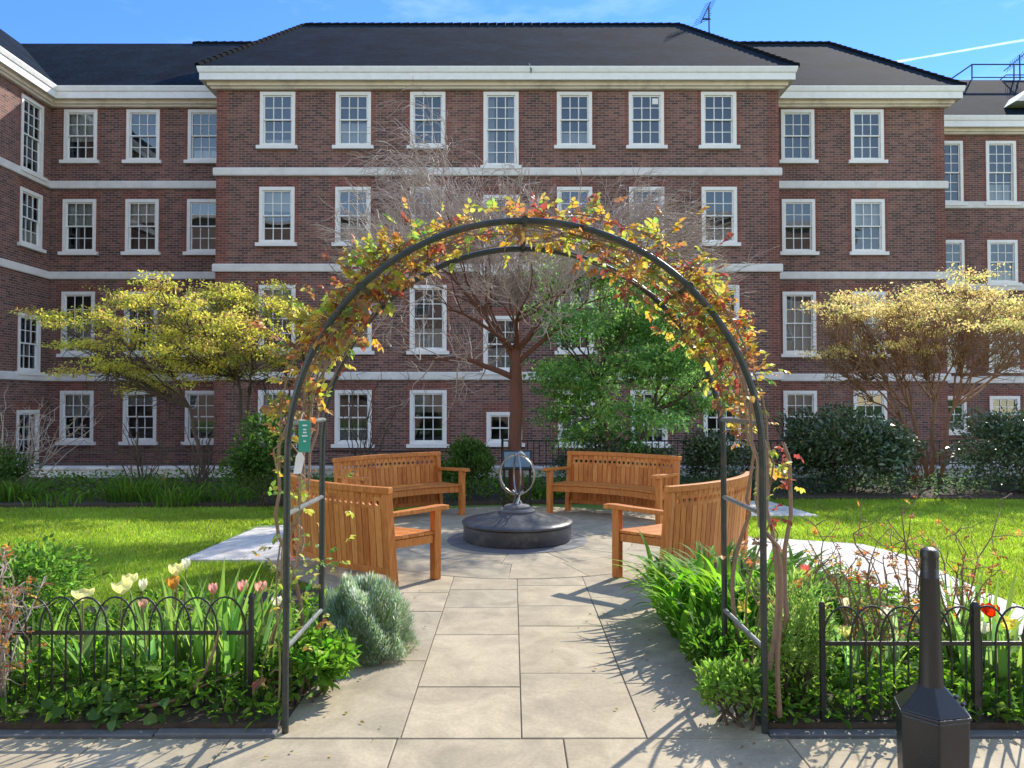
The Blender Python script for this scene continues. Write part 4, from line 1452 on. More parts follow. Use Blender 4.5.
# --- trees -------------------------------------------------------
# bare central tree
def bare_tree():
    r = np.random.default_rng(5)
    t = thing('bare_tree', 'leafless tree with a red brown trunk and a haze of pale twigs behind the sculpture', 'tree', (.06, 12.05, 0))
    trunk, tw = MB(), MB()
    tp = [(0, 0, -.05), (.01, .0, .3), (-.015, .02, .9), (.01, 0, 1.5), (0, .02, 2.1), (.0, 0, 2.45)]
    trunk.tube(tp, [.16, .125, .105, .10, .10, .08], 12)
    count = [0]

    def grow(p, d, L, rad, lvl):
        n = 5
        pts = [np.array(p)]
        d = np.array(d, float)
        for i in range(n):
            d = unit(d + r.normal(0, .13, 3) + np.array([pts[-1][0] * .05, 0, .04 if pts[-1][2] < 4.5 else -.10 * (pts[-1][2] - 4.5)]))
            pts.append(pts[-1] + d * L / n)
        rr = np.linspace(rad, rad * .55, n + 1)
        (trunk if lvl < 2 else tw).tube(pts, list(rr), 7 if lvl < 2 else (4 if lvl < 4 else 3), cap=lvl < 2)
        count[0] += 1
        if lvl >= 5: return
        k = (4, 4, 5, 4, 3)[lvl]
        for j in range(k):
            i = r.integers(2, n + 1) if j else n
            dd = unit(d + rdir(1, r)[0] * (.75 if lvl < 3 else .95) + np.array([0, 0, .12]))
            grow(pts[i], dd, L * r.uniform(.55, .82), max(.0052, rr[i] * .58), lvl + 1)
    for az, el, L, rad in ((185, 48, 1.6, .042), (160, 58, 1.2, .052), (30, 56, 1.5, .052), (-5, 44, 1.5, .042), (270, 60, 1.2, .042), (110, 74, .7, .055), (225, 36, 1.5, .034), (200, 56, 1.6, .04)):
        d = (math.cos(R(az)) * math.cos(R(el)), math.sin(R(az)) * math.cos(R(el)), math.sin(R(el)))
        grow((0, 0, 2.3 + r.uniform(-.1, .15)), d, L, rad, 0)
    # low side limb to the left
    lp = wob((-.05, 0, 2.0), (-1.5, -.3, 2.25), 8, .04, r, .08)
    trunk.tube(lp, list(np.linspace(.055, .016, 8)), 6)
    for i in range(2, 8):
        for _ in range(2): grow(lp[i], rdir(1, r, .3)[0], .55, .012, 3)
    trunk.build('trunk', M['bark_red'], t, smooth=True)
    tw.build('crown', M['twig'], t)
bare_tree()


def leaf_tree(name, label, loc, trunks, pads, per, size, cols, wts=None, bark='bark', seed=0, mat='thinleaf', aspect=.6, twigs=10, simple=True, rad0=.05, stretch=1.0, under=0.0):
    """trunks: list of (foot, fork) ; pads: list of (centre, radii)"""
    r = np.random.default_rng(seed)
    t = thing(name, label, 'tree', loc)
    mb, tw, f = MB(), MB(), Fol()
    forks = []
    for a, b in trunks:
        p = wob(a, b, 8, .05, r); mb.tube(p, list(np.linspace(rad0, rad0 * .55, 8)), 8); forks.append(np.array(b))
    for c, rad in pads:
        c = np.array(c, float); rad = np.array(rad, float)
        fk = forks[int(np.argmin([np.linalg.norm(c - q) for q in forks]))]
        p = wob(fk, c - [0, 0, rad[2] * .3], 8, .06, r, -.06)
        mb.tube(p, list(np.linspace(rad0 * .42, .008, 8)), 6)
        for _ in range(twigs):
            q = c + unit(r.normal(0, 1, 3)) * rad * r.uniform(.5, 1.0) - np.array([0, 0, abs(r.normal(0, 1)) * under])
            b = p[r.integers(3, 8)]
            w_ = wob(b, q, 5, .08, r); tw.tube(w_, list(np.linspace(.008, .003, 5)), 4, cap=False)
        for q_ in range(4):          # every limb carries a few loose sprays of its own
            c2 = c + r.normal(0, 1, 3) * rad * np.array([.75, .75, .9]) * (q_ > 0)
            rd2 = rad * r.uniform(.45, 1.0) * np.array([1, 1, r.uniform(.6, 1.3)])
            k = max(3, int(per * (rd2[0] * rd2[1]) ** .8 * .55 / 24))
            for s in ball(k, c2, rd2, r, .55):
                m = 24
                az_ = r.uniform(0, math.tau)
                ax = np.array([math.cos(az_), math.sin(az_), -.25])
                tt2 = r.uniform(-1, 1, (m, 1))
                P = s + ax * tt2 * .17 * stretch + r.normal(0, 1, (m, 3)) * np.array([.06, .06, .028]) * stretch
                D = ax * np.sign(tt2) * .5 + r.normal(0, .5, (m, 3)) + [0, 0, -.25]
                base = np.array(cols)[r.choice(len(cols), p=None if wts is None else np.array(wts) / sum(wts))]
                C = np.clip(base * (1 + r.normal(0, .18, (m, 1))) * (1 + r.normal(0, .07, (m, 3))), .005, .9)
                f.leaves(P, D, rdir(m, r, 1.6), r.uniform(.7, 1.2, m) * size, r.uniform(.7, 1.2, m) * size * aspect, C, simple=simple)
    mb.build('trunk', M[bark], t, smooth=True)
    tw.build('twigs', M[bark], t)
    f.build('crown', M[mat], t)
    return t


def pads_from(pxs, Y, dy, r, loc, grow_=1.0, flat=1.0):
    out = []
    for px, py, rx, rz in pxs:
        yy = Y + r.uniform(-dy, dy)
        p = at(px, py, yy)
        out.append(((p.x - loc[0], p.y - loc[1], p.z), (rx * grow_, rx * .8 * grow_, rz * grow_ * flat)))
    return out


YEL = [(.60, .54, .12), (.53, .52, .12), (.42, .43, .10), (.48, .37, .14), (.32, .22, .10)]
r_ = np.random.default_rng(41)
loc = (-4.9, 13.4, 0)
pl = pads_from([(95, 312, .5, .16), (140, 300, .55, .16), (190, 306, .6, .2), (240, 300, .55, .2), (268, 316, .5, .2), (120, 336, .5, .14), (165, 335, .6, .16), (215, 330, .6, .2),
                (255, 338, .5, .18), (92, 345, .35, .1), (130, 372, .5, .14), (165, 388, .4, .12), (110, 365, .4, .1), (200, 358, .5, .12), (285, 352, .4, .2), (270, 375, .4, .16), (220, 288, .4, .12), (160, 285, .3, .1), (62, 318, .3, .07), (300, 330, .3, .2), (185, 345, .6, .2), (235, 365, .5, .2), (230, 295, .5, .2), (255, 305, .4, .2), (180, 322, .5, .2)], 13.2, 1.0, r_, loc, 1.22)
leaf_tree('maple_tree', 'spreading multi stemmed tree with yellow green leaves in layers before the left wing', loc,
          [((-.5, 0, 0), (-.9, .1, 1.5)), ((0, .1, 0), (.2, 0, 1.7)), ((.35, -.1, 0), (.9, .1, 1.6)), ((.1, .2, 0), (-.1, .3, 2.0)), ((.7, 0, 0), (1.3, 0, 1.5))], pl, 2300, .058, YEL, [4, 4, 2.5, 2.2, 1.3], seed=42, twigs=28, under=.35)
loc = (7.85, 14.0, 0)
YEL2 = [(.62, .53, .22), (.54, .44, .19), (.44, .32, .16), (.42, .43, .14)]
pl = pads_from([(825, 305, .35, .09), (850, 300, .4, .1), (880, 305, .5, .13), (905, 298, .6, .17), (935, 306, .6, .18), (960, 298, .6, .18), (990, 300, .6, .17), (1025, 308, .6, .17), (1060, 305, .6, .17), (920, 322, .6, .13), (970, 322, .6, .13), (1010, 325, .6, .13), (860, 318, .4, .09),
                (855, 350, .4, .07), (895, 346, .45, .08), (830, 352, .3, .06), (925, 352, .35, .06), (965, 285, .3, .12), (945, 312, .6, .16), (1000, 312, .6, .16), (885, 315, .5, .14), (1040, 322, .5, .13), (845, 312, .4, .1)], 14.0, .9, r_, loc, 1.25, .78)
leaf_tree('maple_tree', 'flat topped tree with pale yellow leaves and tan forked stems, right of the arch', loc,
          [((-.05, 0, 0), (-.35, .1, 1.45)), ((0, .05, 0), (.05, 0, 1.6)), ((.10, 0, 0), (.45, .1, 1.5)), ((-.22, .1, 0), (-.6, 0, 1.3))], pl, 1500, .05, YEL2, [4, 3, 2, 1.6], bark='bark_orange', seed=43, twigs=60, under=.55)
loc = (1.75, 12.6, 0)
GL = [(.19, .34, .12), (.24, .41, .14), (.15, .28, .10), (.31, .46, .14)]
pl = pads_from([(560, 290, .4, .3), (600, 275, .45, .3), (560, 330, .5, .35), (610, 320, .6, .4), (655, 320, .5, .35), (690, 345, .4, .3), (548, 370, .4, .35), (590, 372, .6, .4), (640, 370, .6, .4), (685, 385, .45, .3), (560, 408, .45, .28),
                (600, 412, .6, .3), (650, 408, .5, .3), (700, 405, .3, .25), (720, 360, .25, .2), (545, 300, .25, .25), (640, 290, .35, .25), (615, 345, .6, .4), (575, 435, .4, .18), (665, 355, .5, .3), (630, 300, .5, .35), (680, 310, .4, .3), (705, 375, .4, .3), (570, 260, .35, .25)], 12.6, .7, r_, loc, 1.1)
leaf_tree('leafy_tree', 'round dense tree with fresh green leaves behind the bench, right of the bare trunk', loc,
          [((0, 0, 0), (-.2, 0, 1.3)), ((.1, .1, 0), (.6, .1, 1.4)), ((-.1, .1, 0), (-.3, .1, 1.9))], pl, 3300, .088, GL, seed=44, twigs=8, rad0=.05, stretch=1.3, aspect=.5)

# --- shrubs and plants at the back ------------------------------
shrub('garden_shrub', 'upright mid green bush on the lawn edge just left of the arch', 'shrub', (-3.75, 11.4, .04), (.62, .5, .72), 5200, .075, GREEN, seed=51, group='back border shrubs')
shrub('garden_shrub', 'small rounded leafy bush between the left bench and the information board', 'shrub', (-.72, 11.95, .04), (.5, .42, .5), 3800, .075, GREEN, seed=52, up=.6, group='back border shrubs')
shrub('garden_shrub', 'low dark bush directly behind the bench facing the viewer', 'shrub', (1.75, 12.7, .04), (1.15, .45, .45), 5200, .075, DARKG, seed=53, group='back border shrubs', mat='glossleaf')
shrub('garden_shrub', 'dark bush in shade right of the facing bench under the arch side', 'shrub', (3.7, 13.1, .04), (.8, .5, .55), 4200, .08, DARKG, seed=54, group='back border shrubs', mat='glossleaf')
shrub('evergreen_shrub', 'large dark glossy evergreen shrub left of the tan forked tree stems', 'shrub', (5.85, 13.1, .04), (1.25, .75, .74), 9000, .12, DARKG, seed=55, mat='glossleaf', group='glossy evergreen shrubs', lobes=20, aspect=.36, up=.1)
shrub('evergreen_shrub', 'large rounded glossy evergreen shrub right of the tan forked tree stems', 'shrub', (8.75, 12.9, .04), (1.3, .75, .74), 9000, .09, DARKG, seed=56, mat='glossleaf', group='glossy evergreen shrubs', lobes=26, aspect=.42, up=.1)
shrub('garden_shrub', 'dense bush filling the shade below the yellow tree at the picture edge', 'shrub', (-8.9, 12.6, .04), (.9, .5, .42), 3000, .07, GREEN, seed=57, group='back border shrubs')


def twiggy(name, label, loc, n, H, spread, bark, seed, cat='shrub', arch_=.2, leaves=None, group=None, sub=5, r0=.014, lean=(0, 0)):
    r = np.random.default_rng(seed)
    t = thing(name, label, cat, loc, group=group)
    mb, f = MB(), Fol()
    for k in range(n):
        a = r.uniform(0, math.tau); s = r.uniform(.2, 1) * spread
        top = np.array([math.cos(a) * s + lean[0], math.sin(a) * s + lean[1], H * r.uniform(.55, 1.05)])
        p = wob((r.normal(0, .05), r.normal(0, .05), -.03), top, 8, .10, r, arch_ * .5)
        mb.tube(p, list(np.linspace(r0 * r.uniform(.7, 1.1), r0 * .25, 8)), 5)
        for _ in range(sub):
            i = r.integers(2, 8)
            q = p[i] + unit(r.normal(0, 1, 3) + [0, 0, .5]) * r.uniform(.12, .38) * H * .6
            w_ = wob(p[i], q, 5, .12, r)
            mb.tube(w_, list(np.linspace(r0 * .35, r0 * .15, 5)), 4, cap=False)
            if leaves:
                for j in (2, 3, 4):
                    for _ in range(r.poisson(leaves[0])):
                        rose_leaf(f, w_[j], r.normal(0, 1, 3) + [0, 0, .4], r.uniform(*leaves[1]), leaves[2][r.integers(len(leaves[2]))], r)
    mb.build('stems', M[bark], t, smooth=True)
    if leaves: f.build('leaves', M['thinleaf'], t)
    return t


twiggy('bare_shrub', 'pale arching bare twigs at the far left in front of the side wing', (-8.6, 13.0, .03), 26, 1.7, 1.3, 'twig', 61, group='leafless border shrubs', lean=(.5, 0))
twiggy('bare_shrub', 'thin leafless shrub standing below the yellow tree by the kerb', (-6.4, 13.0, .03), 12, 1.4, .7, 'bark', 62, group='leafless border shrubs')
twiggy('bare_shrub', 'brown leafless shrub between the yellow tree trunks and the orange flowers', (-5.3, 12.7, .03), 14, 1.3, .7, 'bark', 63, group='leafless border shrubs')
twiggy('bare_shrub', 'tangle of fine bare twigs behind the arch leg with the green tag', (-2.6, 13.2, .03), 16, 2.3, 1.0, 'bark', 64, group='leafless border shrubs', r0=.012)
twiggy('bare_shrub', 'orange brown bare stems between the two glossy evergreen shrubs', (7.3, 13.6, .03), 12, 1.6, .7, 'bark_orange', 65, group='leafless border shrubs')

BG = [(.10, .19, .03), (.15, .26, .045), (.08, .15, .03)]
k = 0
for x, lab in ((-8.9, 'grassy leaf clump at the far left end of the back border'), (-7.9, 'grassy leaf clump below the bare pale twigs on the lawn edge'), (-7.0, 'grassy leaf clump left of the orange flowered clump'),
               (-6.1, 'clump of strap leaves with a tall orange flower on the lawn edge'), (-5.3, 'clump of strap leaves with low orange flowers under the yellow tree'), (-4.6, 'grassy leaf clump right of the orange flowers, beside the upright bush')):
    strap_clump('border_plant', lab, 'plant', (x + .1, 11.6 + .3 * (k % 2), .04), (130, 200, 90, 210, 160, 120)[k], ((.2, .4), (.25, .5), (.15, .35), (.3, .58), (.2, .45), (.15, .4))[k], .026, BG, spread=(.5, .4, .6, .45, .5, .6)[k], mat='thinleaf', seed=70 + k, group='leaf clumps along the back border', flowers=(2, (.75, .30, .02), (.4, .6)) if 'orange flower' in lab and 'right' not in lab and 'left of' not in lab else None)
    k += 1
for x, y, lab in ((3.4, 12.5, 'leafy clump at the foot of the shrubs near the pale stone wedge'), (1.5, 12.15, 'low leafy clump under the bench facing the viewer'), (-1.6, 12.1, 'low leafy clump behind the left bench armrest'), (.5, 12.3, 'leafy clump at the base of the bare tree trunk')):
    strap_clump('border_plant', lab, 'plant', (x, y, .04), 150, (.2, .42), .024, BG, spread=.45, seed=80 + k, group='leaf clumps along the back border'); k += 1

# --- front beds ---------------------------------------------------
strap_clump('strap_leaf_plant', 'big fountain shaped clump of glossy strap leaves spilling onto the path', 'plant', (1.54, 5.28, .04), 460, (.38, .70), .054, [(.15, .30, .04), (.20, .37, .055), (.11, .23, .03)], spread=.64, a0=(.0, .45), bend=(1.3, 2.3), seed=91, mat='thinleaf', vfold=.14, nseg=9, power=1.9)
strap_clump('strap_leaf_plant', 'smaller clump of strap leaves under the near side of the fountain shaped clump', 'plant', (1.34, 4.6, .04), 130, (.25, .5), .03, [(.07, .17, .02), (.10, .22, .03)], spread=.35, seed=92)

# grey green mound
def mound(label, loc, rad, H, n, seed):
    r = np.random.default_rng(seed)
    t = thing('mound_shrub', label, 'shrub', loc)
    f = Fol()
    d = unit(np.abs(r.normal(0, 1, (n, 3))) * np.array([1, 1, 1]) * np.sign(r.normal(0, 1, (n, 3))) ); d[:, 2] = np.abs(d[:, 2])
    lump = 1 + .13 * np.sin(d[:, :1] * 7 + 1) * np.sin(d[:, 1:2] * 8) + .08 * np.sin(d[:, 2:3] * 11 + d[:, :1] * 9)
    P = d * np.array([rad, rad, H]) * lump * (r.random((n, 1)) ** .16) * np.array([1, 1, .92])
    az = np.arctan2(d[:, 1], d[:, 0]) + r.normal(0, .5, n)
    C = pal(n, [(.36, .43, .33), (.44, .49, .40), (.28, .36, .24), (.24, .35, .12)], r=r)
    f.blades(P, az, r.uniform(.022, .055, n), r.uniform(.004, .009, n), C, a0=np.arccos(np.clip(d[:, 2], 0, 1)) * .6 + r.normal(0, .25, n), bend=r.uniform(-.4, .4, n), nseg=2)
    f.build('foliage', M['thinleaf'], t)
    mb = MB()
    for k in range(26):
        q = d[k] * np.array([rad, rad, H]) * .8
        mb.tube(wob((0, 0, 0), q, 5, .1, r), [.008, .006, .005, .004, .003], 5)
    mb.build('stems', M['bark'], t)
mound('rounded grey green shrub mound on the left edge of the path', (-.94, 4.78, .03), .30, .47, 30000, 93)

# tulips
def tulip(px, py, Y, w, h, col, label, grp, r, opening=.35, inner=None, lean=0):
    w, h = w * 1.12, h * 1.12
    head = at(px, py, Y)
    foot = Vector((head.x + r.normal(0, .03), Y + r.normal(0, .03), .04))
    t = thing('tulip', label, 'flower', foot, group=grp)
    top = head - foot - Vector((0, 0, h * .5))
    mb = MB(); mb.tube(wob((0, 0, 0), tuple(top), 6, .03, r), .0042, 6); mb.build('stem', M['greencane'], t, smooth=True)
    f = Fol()
    rows, seg = 6, 5
    for k in range(6):
        a = k * math.tau / 6 + r.uniform(-.1, .1); sc = 1 if k % 2 else .93
        V = []
        for i in range(rows + 1):
            u = i / rows
            rad = w / 2 * sc * (math.sin(min(1, u * 1.5) * math.pi / 2) * (1 - .30 * u * u + opening * .62 * u * u))
            z = h * u * (1 - .12 * opening * u)
            half = .74 * (math.sin(math.pi * min(1, (u * .80 + .14))) ** .6) * (1 if u < .8 else math.sqrt(max(.02, 1 - ((u - .8) / .21) ** 2)))
            for j in range(seg + 1):
                s = (j / seg - .5) * 2
                an = a + s * half
                rr = rad * (1 - .06 * s * s)
                V.append((top.x + rr * math.cos(an), top.y + rr * math.sin(an), top.z + z - .004 * abs(s) * h))
        V = np.array(V)
        Q = np.array([[i * (seg + 1) + j, i * (seg + 1) + j + 1, (i + 1) * (seg + 1) + j + 1, (i + 1) * (seg + 1) + j] for i in range(rows) for j in range(seg)])
        C = np.clip(np.tile(np.array(col), (len(V), 1)) * (1 + r.normal(0, .06)), 0, .92)
        f._push(V, Q=Q, C=C)
    f.build('flower', M['petal'], t, smooth=True)
    f = Fol()
    n = 3
    f.blades(np.zeros((n, 3)) + r.normal(0, .008, (n, 3)), r.uniform(0, 6.28, n), r.uniform(.30, .46, n), r.uniform(.045, .075, n), pal(n, [(.22, .34, .15), (.19, .32, .11)], r=r), a0=r.uniform(.05, .3, n), bend=r.uniform(.3, 1.1, n), nseg=8, vfold=.22, basew=.5)
    f.build('leaves', M['thinleaf'], t, smooth=True)


r_ = np.random.default_rng(99)
Yl = (.88, .84, .42); Wh = (.86, .85, .66); Pk = (.82, .45, .40); Or = (.66, .36, .10); Rd = (.72, .05, .02)
GT, GP, GR = 'yellow and white tulips by the left fence', 'pink tulips by the arch leg', 'tulips behind the right fence'
for px, py, Y, w, h, c, lab, g, op in (
        (83, 595, 4.05, .085, .06, Yl, 'wide open yellow tulip lowest on the left, touching the hoop fence top', GT, 1.0),
        (122, 588, 4.15, .085, .07, Yl, 'wide yellow tulip just below another yellow tulip', GT, .8),
        (130, 580, 4.3, .075, .065, Yl, 'yellow tulip just above a wider yellow tulip', GT, .6),
        (143, 585, 4.2, .048, .062, Wh, 'narrow white tulip bud right of the pair of yellow tulips', GT, 0),
        (176, 570, 4.3, .075, .07, Yl, 'tall yellow tulip above an orange flower', GT, .5),
        (186, 564, 4.4, .05, .06, Wh, 'narrow white tulip at the top, beside the tall yellow one', GT, .1),
        (173, 583, 4.25, .06, .075, Or, 'drooping orange flower under the tall yellow tulip', GT, .6),
        (143, 604, 3.95, .045, .05, (.62, .40, .28), 'faded peach tulip at the fence rail', GT, .5),
        (213, 589, 4.3, .05, .06, Pk, 'leftmost small pink tulip among the sword leaves', GP, .1),
        (243, 587, 4.25, .06, .068, Pk, 'pink tulip left of its taller coral neighbour above the fence post', GP, .2),
        (261, 588, 4.2, .065, .066, (.84, .46, .38), 'coral pink tulip nearest the arch leg', GP, .3),
        (277, 602, 4.2, .055, .055, Wh, 'white tulip low between the fence post and the arch leg', GP, .4),
        (805, 570, 4.9, .06, .065, (.74, .20, .16), 'coral red tulip standing highest left of the red rose stems', GR, .3),
        (797, 585, 4.7, .055, .06, (.72, .22, .14), 'coral tulip just below the highest coral red one', GR, .4),
        (783, 601, 4.5, .07, .06, (.75, .25, .18), 'open coral tulip close to the right arch leg', GR, .7),
        (886, 613, 4.2, .06, .06, Wh, 'cream tulip seen through the fence hoops left of the bin', GR, .5),
        (845, 603, 4.4, .06, .055, (.86, .80, .55), 'pale cream tulip above the fence near its end post', GR, .6),
        (845, 632, 4.1, .06, .06, (.80, .80, .30), 'pale yellow tulip low behind the fence end post', GR, .6),
        (990, 611, 4.1, .085, .07, Rd, 'bright red tulip right of the thick fence post', GR, .5),
        (1007, 624, 4.05, .09, .06, (.85, .72, .16), 'yellow tulip below the bright red one', GR, .9),
        (984, 628, 4.2, .07, .06, Wh, 'white tulip beside the thick fence post at right', GR, .6)):
    tulip(px, py, Y, w, h, c, lab, g, r_, op)

SW = [(.22, .36, .09), (.27, .42, .10), (.17, .29, .07)]
for i, (x, y, n, L, lab) in enumerate(((-1.62, 4.2, 46, (.4, .72), 'tall sword leaves behind the end post of the left fence'), (-1.9, 4.3, 40, (.35, .6), 'sword leaves under the tall yellow tulip'),
                                       (-1.42, 4.35, 34, (.35, .6), 'sword leaves leaning right towards the arch leg'), (-2.25, 4.25, 34, (.3, .5), 'sword leaves under the pair of yellow tulips'),
                                       (-2.7, 4.3, 28, (.3, .45), 'sword leaves at the far left below the first yellow tulip'), (2.62, 4.15, 30, (.35, .6), 'sword leaves right of the thick fence post'), (2.75, 4.5, 24, (.4, .62), 'taller sword leaves at the right edge behind the red tulip'),
                                       (1.62, 4.6, 30, (.3, .5), 'sword leaves beside the coral tulips'), (1.95, 4.2, 26, (.25, .45), 'short sword leaves behind the fence left of the bin'))):
    strap_clump('sword_leaf_plant', lab, 'plant', (x, y, .04), n, L, r_.uniform(.030, .046), SW, spread=.3, a0=(.0, .35), bend=(.1, .9), seed=110 + i, mat='thinleaf', group='sword leaf plants in the front beds', vfold=.1)

shrub('garden_shrub', 'fresh green small leaved bush at the left edge behind the fence', 'shrub', (-3.15, 4.75, .04), (.52, .4, .34), 2000, .048, BRIGHT, seed=131, low=.05, simple=False, group='front bed shrubs', mat='thinleaf')
shrub('garden_shrub', 'feathery bright green bush between the right arch leg and the fence end', 'shrub', (1.48, 3.92, .04), (.19, .2, .30), 2600, .05, [(.26, .38, .10), (.33, .44, .13), (.20, .32, .08)], seed=132, aspect=.25, up=.6, group='front bed shrubs', mat='thinleaf', lobes=10, lobe_r=.45)
shrub('garden_shrub', 'low leafy bush at the front foot of the right arch leg', 'shrub', (1.11, 3.72, .03), (.17, .14, .165), 900, .052, [(.19, .33, .07), (.26, .40, .09)], seed=133, aspect=.32, up=.5, group='front bed shrubs', mat='thinleaf', lobes=9, lobe_r=.45, simple=False)
shrub('garden_shrub', 'low leafy tangle at the foot of the left arch leg beside the path', 'shrub', (-1.08, 4.08, .03), (.22, .26, .17), 750, .065, [(.11, .23, .035), (.15, .28, .045)], seed=134, aspect=.5, group='front bed shrubs', mat='thinleaf', simple=False, lobes=9)
shrub('garden_shrub', 'pale fine leaved plant behind the coral tulips', 'shrub', (1.85, 4.95, .04), (.5, .35, .24), 2600, .045, [(.15, .22, .08), (.18, .28, .07), (.11, .2, .05)], seed=135, aspect=.3, up=.6, group='front bed shrubs', mat='thinleaf')
shrub('garden_shrub', 'leafy plants between the clump of strap leaves and the arch rung', 'shrub', (1.18, 4.3, .03), (.24, .26, .16), 1000, .055, [(.09, .19, .03), (.12, .24, .04)], seed=136, aspect=.4, group='front bed shrubs', mat='thinleaf', simple=False)

RUST = [(.50, .26, .10), (.46, .20, .08), (.44, .30, .11), (.30, .13, .06)]
twiggy('rose_bush', 'rose bush with red brown young leaves left of the bin neck', (2.05, 4.35, .04), 13, .85, .42, 'cane', 141, leaves=(.5, (.014, .026), RUST), group='rose bushes in the front beds', r0=.009, sub=7)
twiggy('rose_bush', 'rose bush with red brown young leaves above the thick fence post', (2.55, 4.45, .04), 14, .95, .42, 'cane', 142, leaves=(.6, (.014, .026), RUST), group='rose bushes in the front beds', r0=.009, sub=7)
twiggy('rose_bush', 'sparse rose bush with thin stems nearest the right arch leg', (1.66, 4.5, .04), 8, .85, .32, 'cane', 143, leaves=(.35, (.014, .026), RUST + [(.12, .2, .04)]), group='rose bushes in the front beds', r0=.007, sub=6)
twiggy('rose_bush', 'old woody rose bush with rusty leaves growing through the left fence', (-2.62, 3.82, .03), 24, .78, .48, 'twig', 144, leaves=(.35, (.014, .024), RUST), group='rose bushes in the front beds', r0=.008, sub=10)
twiggy('rose_bush', 'gnarled rose with bare twigs at the far left edge of the fence', (-3.0, 3.95, .03), 16, .8, .45, 'twig', 145, leaves=(.3, (.014, .024), RUST), group='rose bushes in the front beds', r0=.009, sub=10)
# long bent cane lying against the left fence
t = thing('rose_cane', 'long bent brown rose cane lying low along the left fence', 'plant', (-2.0, 3.80, .02))
mb = MB()
Q = [at(px, py, 3.78) - Vector((-2.0, 3.80, .02)) for px, py in ((128, 707), (150, 706), (175, 700), (192, 690), (205, 672), (214, 650), (220, 628))]
mb.tube([tuple(q) for q in Q], list(np.linspace(.012, .006, 7)), 7)
mb.tube([tuple(Q[2]), tuple(Q[2] + Vector((.12, .02, .06))), tuple(Q[2] + Vector((.3, .05, .12)))], [.007, .005, .003], 5)
mb.build('stem', M['cane'], t, smooth=True)

# --- uncountable ground cover --------------------------------------
def cover(name, poly_fn, n, size, cols, seed, H=(.02, .16), aspect=.5, z0=.05):
    r = np.random.default_rng(seed)
    f = Fol()
    P = poly_fn(r, n)
    m = len(P)
    cl = np.sin(P[:, 0] * 5.1 + 1) * np.sin(P[:, 1] * 6.3) * .5 + .5
    P = np.column_stack([P, z0 + r.uniform(*H, m) * (.35 + cl)])
    f.leaves(P, r.normal(0, 1, (m, 3)) * [1, 1, .6] + [0, 0, .25], rdir(m, r, 1.6), r.uniform(.6, 1.3, m) * size, r.uniform(.6, 1.3, m) * size * aspect, pal(m, cols, r=r), simple=False)
    return tag(f.build(name, M['thinleaf']), kind='stuff')


def rect(x0, x1, y0, y1): return lambda r, n: np.column_stack([r.uniform(x0, x1, n), r.uniform(y0, y1, n)])
CV = [(.10, .20, .03), (.15, .28, .04), (.20, .33, .05), (.08, .16, .03)]
cover('ground_cover', rect(-4.2, -1.12, 3.63, 5.4), 9500, .055, CV, 151, (.02, .2))
cover('ground_cover', rect(1.26, 4.4, 3.64, 4.6), 6000, .055, CV, 152, (.02, .19))
cover('ground_cover', rect(1.28, 2.9, 4.5, 6.3), 3200, .05, CV, 153, (.02, .2))
cover('ground_cover', rect(-10, 2.4, 11.6, 14.8), 8000, .075, BG, 154, (.02, .22))
cover('ground_cover', rect(2.7, 12, 12.35, 15), 6000, .075, DARKG, 155, (.02, .25))
# broad ivy-like leaves against the left edging
r = np.random.default_rng(156)
t = thing('creeping_plant', 'creeping plant with broad heart shaped leaves at the foot of the left fence', 'plant', (-1.95, 3.72, .05))
f = Fol(); n = 46
f.leaves(np.column_stack([r.normal(0, .15, n), r.uniform(-.06, .05, n), r.uniform(.0, .13, n)]), np.column_stack([r.normal(0, .8, n), r.uniform(-1, .1, n), r.normal(-.1, .4, n)]), np.column_stack([r.normal(0, .4, n), r.uniform(-1.2, -.2, n), np.full(n, 1.0)]), r.uniform(.04, .08, n), r.uniform(.04, .075, n), pal(n, [(.08, .17, .04), (.11, .21, .06)], r=r), fold=.1)
f.build('leaves', M['leaf'], t)

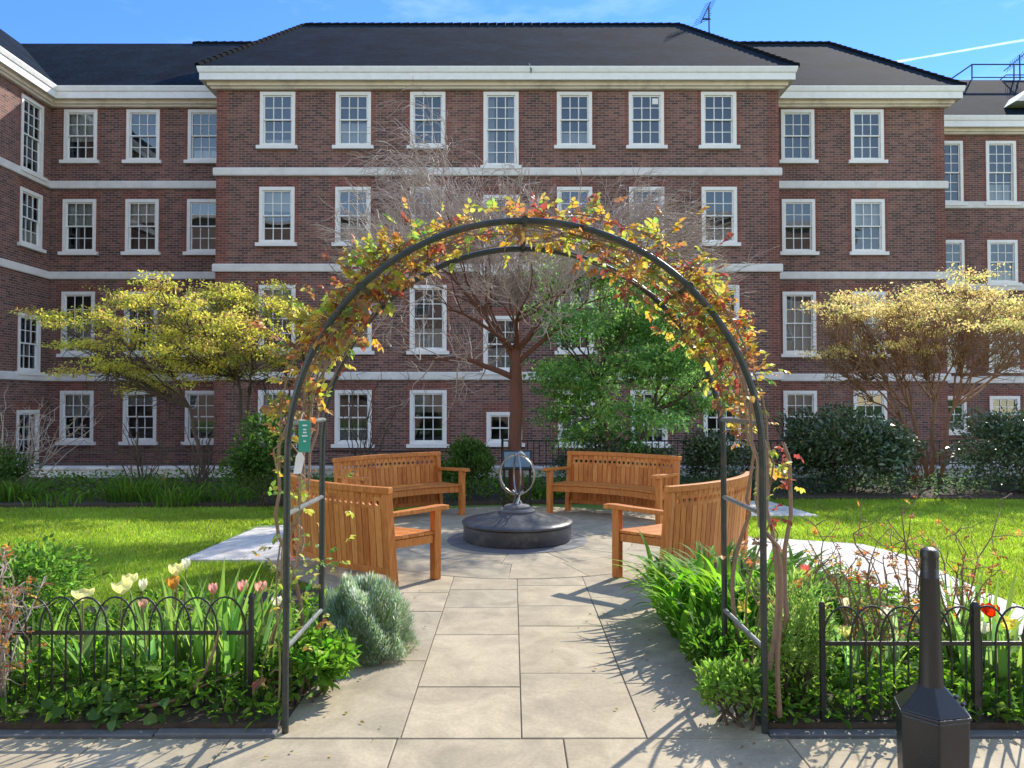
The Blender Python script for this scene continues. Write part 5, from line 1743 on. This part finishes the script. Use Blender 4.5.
# mown grass
def grass():
    r = np.random.default_rng(160)
    n = 500000
    y = 4.9 + (12.3 - 4.9) * r.random(n) ** 1.25
    x = r.uniform(-1, 1, n) * (y * .8 + .9)
    d2 = (x - PCX) ** 2 + (y - PCY) ** 2
    ok = d2 > 2.78 ** 2
    ok &= ~((x > -1.35) & (x < 1.45) & (y < 7.2))
    left = x < 0
    ok &= ~(left & (y > 11.35 + .02 * x)); ok &= ~(left & (y < 5.6 - .03 * (x + 2.6)) & (x > -8)); ok &= ~(left & (y < 6.25) & (x > -2.0))
    ok &= ~(left & (x > -3.32) & (y > 7.45) & (y < 9.8))
    inner = np.interp(y, [4.7, 5.5, 6.2, 6.9, 7.6, 8.34, 8.7], [4.15, 3.95, 3.95, 4.0, 4.1, 3.9, 3.1])
    ok &= ~(~left & (y < 8.72) & (x < inner))
    ok &= ~(~left & (y > 10.36) & (x < 4.28 - .1 * (y - 10.4))); ok &= ~(~left & (y < 4.65))
    x, y = x[ok], y[ok]; m = len(x)
    az = r.uniform(0, math.tau, m); ln = r.uniform(.025, .06, m); w = r.uniform(.004, .007, m) * (1 + (y - 5) * .12)
    P = np.column_stack([x, y, np.zeros(m)]); S = np.column_stack([np.cos(az), np.sin(az), np.zeros(m)]) * w[:, None]
    tip = P + np.column_stack([r.normal(0, .5, m) * ln, r.normal(0, .5, m) * ln, ln])
    V = np.stack([P - S, P + S, tip], 1).reshape(-1, 3)
    patch = 1 + .16 * np.sin(x * 1.7 + 1.3 * np.sin(y * 1.1)) * np.sin(y * 2.3 + x * .6) + .10 * np.sin(x * 5.3 + 2) * np.sin(y * 6.1)
    C = np.repeat(pal(m, [(.26, .37, .05), (.30, .41, .06), (.34, .42, .09), (.36, .36, .15)], [4, 4, 2.5, .6], r=r) * patch[:, None], 3, 0)
    o = np_mesh('grass', V, tris=np.arange(3 * m).reshape(-1, 3), col=C, mat=M['thinleaf'])
    tag(o, kind='stuff')
grass()

# a few dropped leaves and petals on the paving
r = np.random.default_rng(170)
f = Fol(); n = 90
P = np.column_stack([np.concatenate([r.normal(.95, .28, 45), r.normal(-.85, .25, 45)]), r.uniform(3.0, 6.4, n), np.full(n, .029)])
f.leaves(P, r.normal(0, 1, (n, 3)) * [1, 1, .08], np.column_stack([r.normal(0, .25, (n, 2)), np.ones(n)]), r.uniform(.012, .03, n), r.uniform(.009, .02, n), pal(n, [(.30, .17, .07), (.38, .28, .10), (.2, .12, .06), (.18, .22, .05)], r=r), fold=.2, curl=.1)
tag(f.build('fallen_leaves', M['leaf']), kind='stuff')
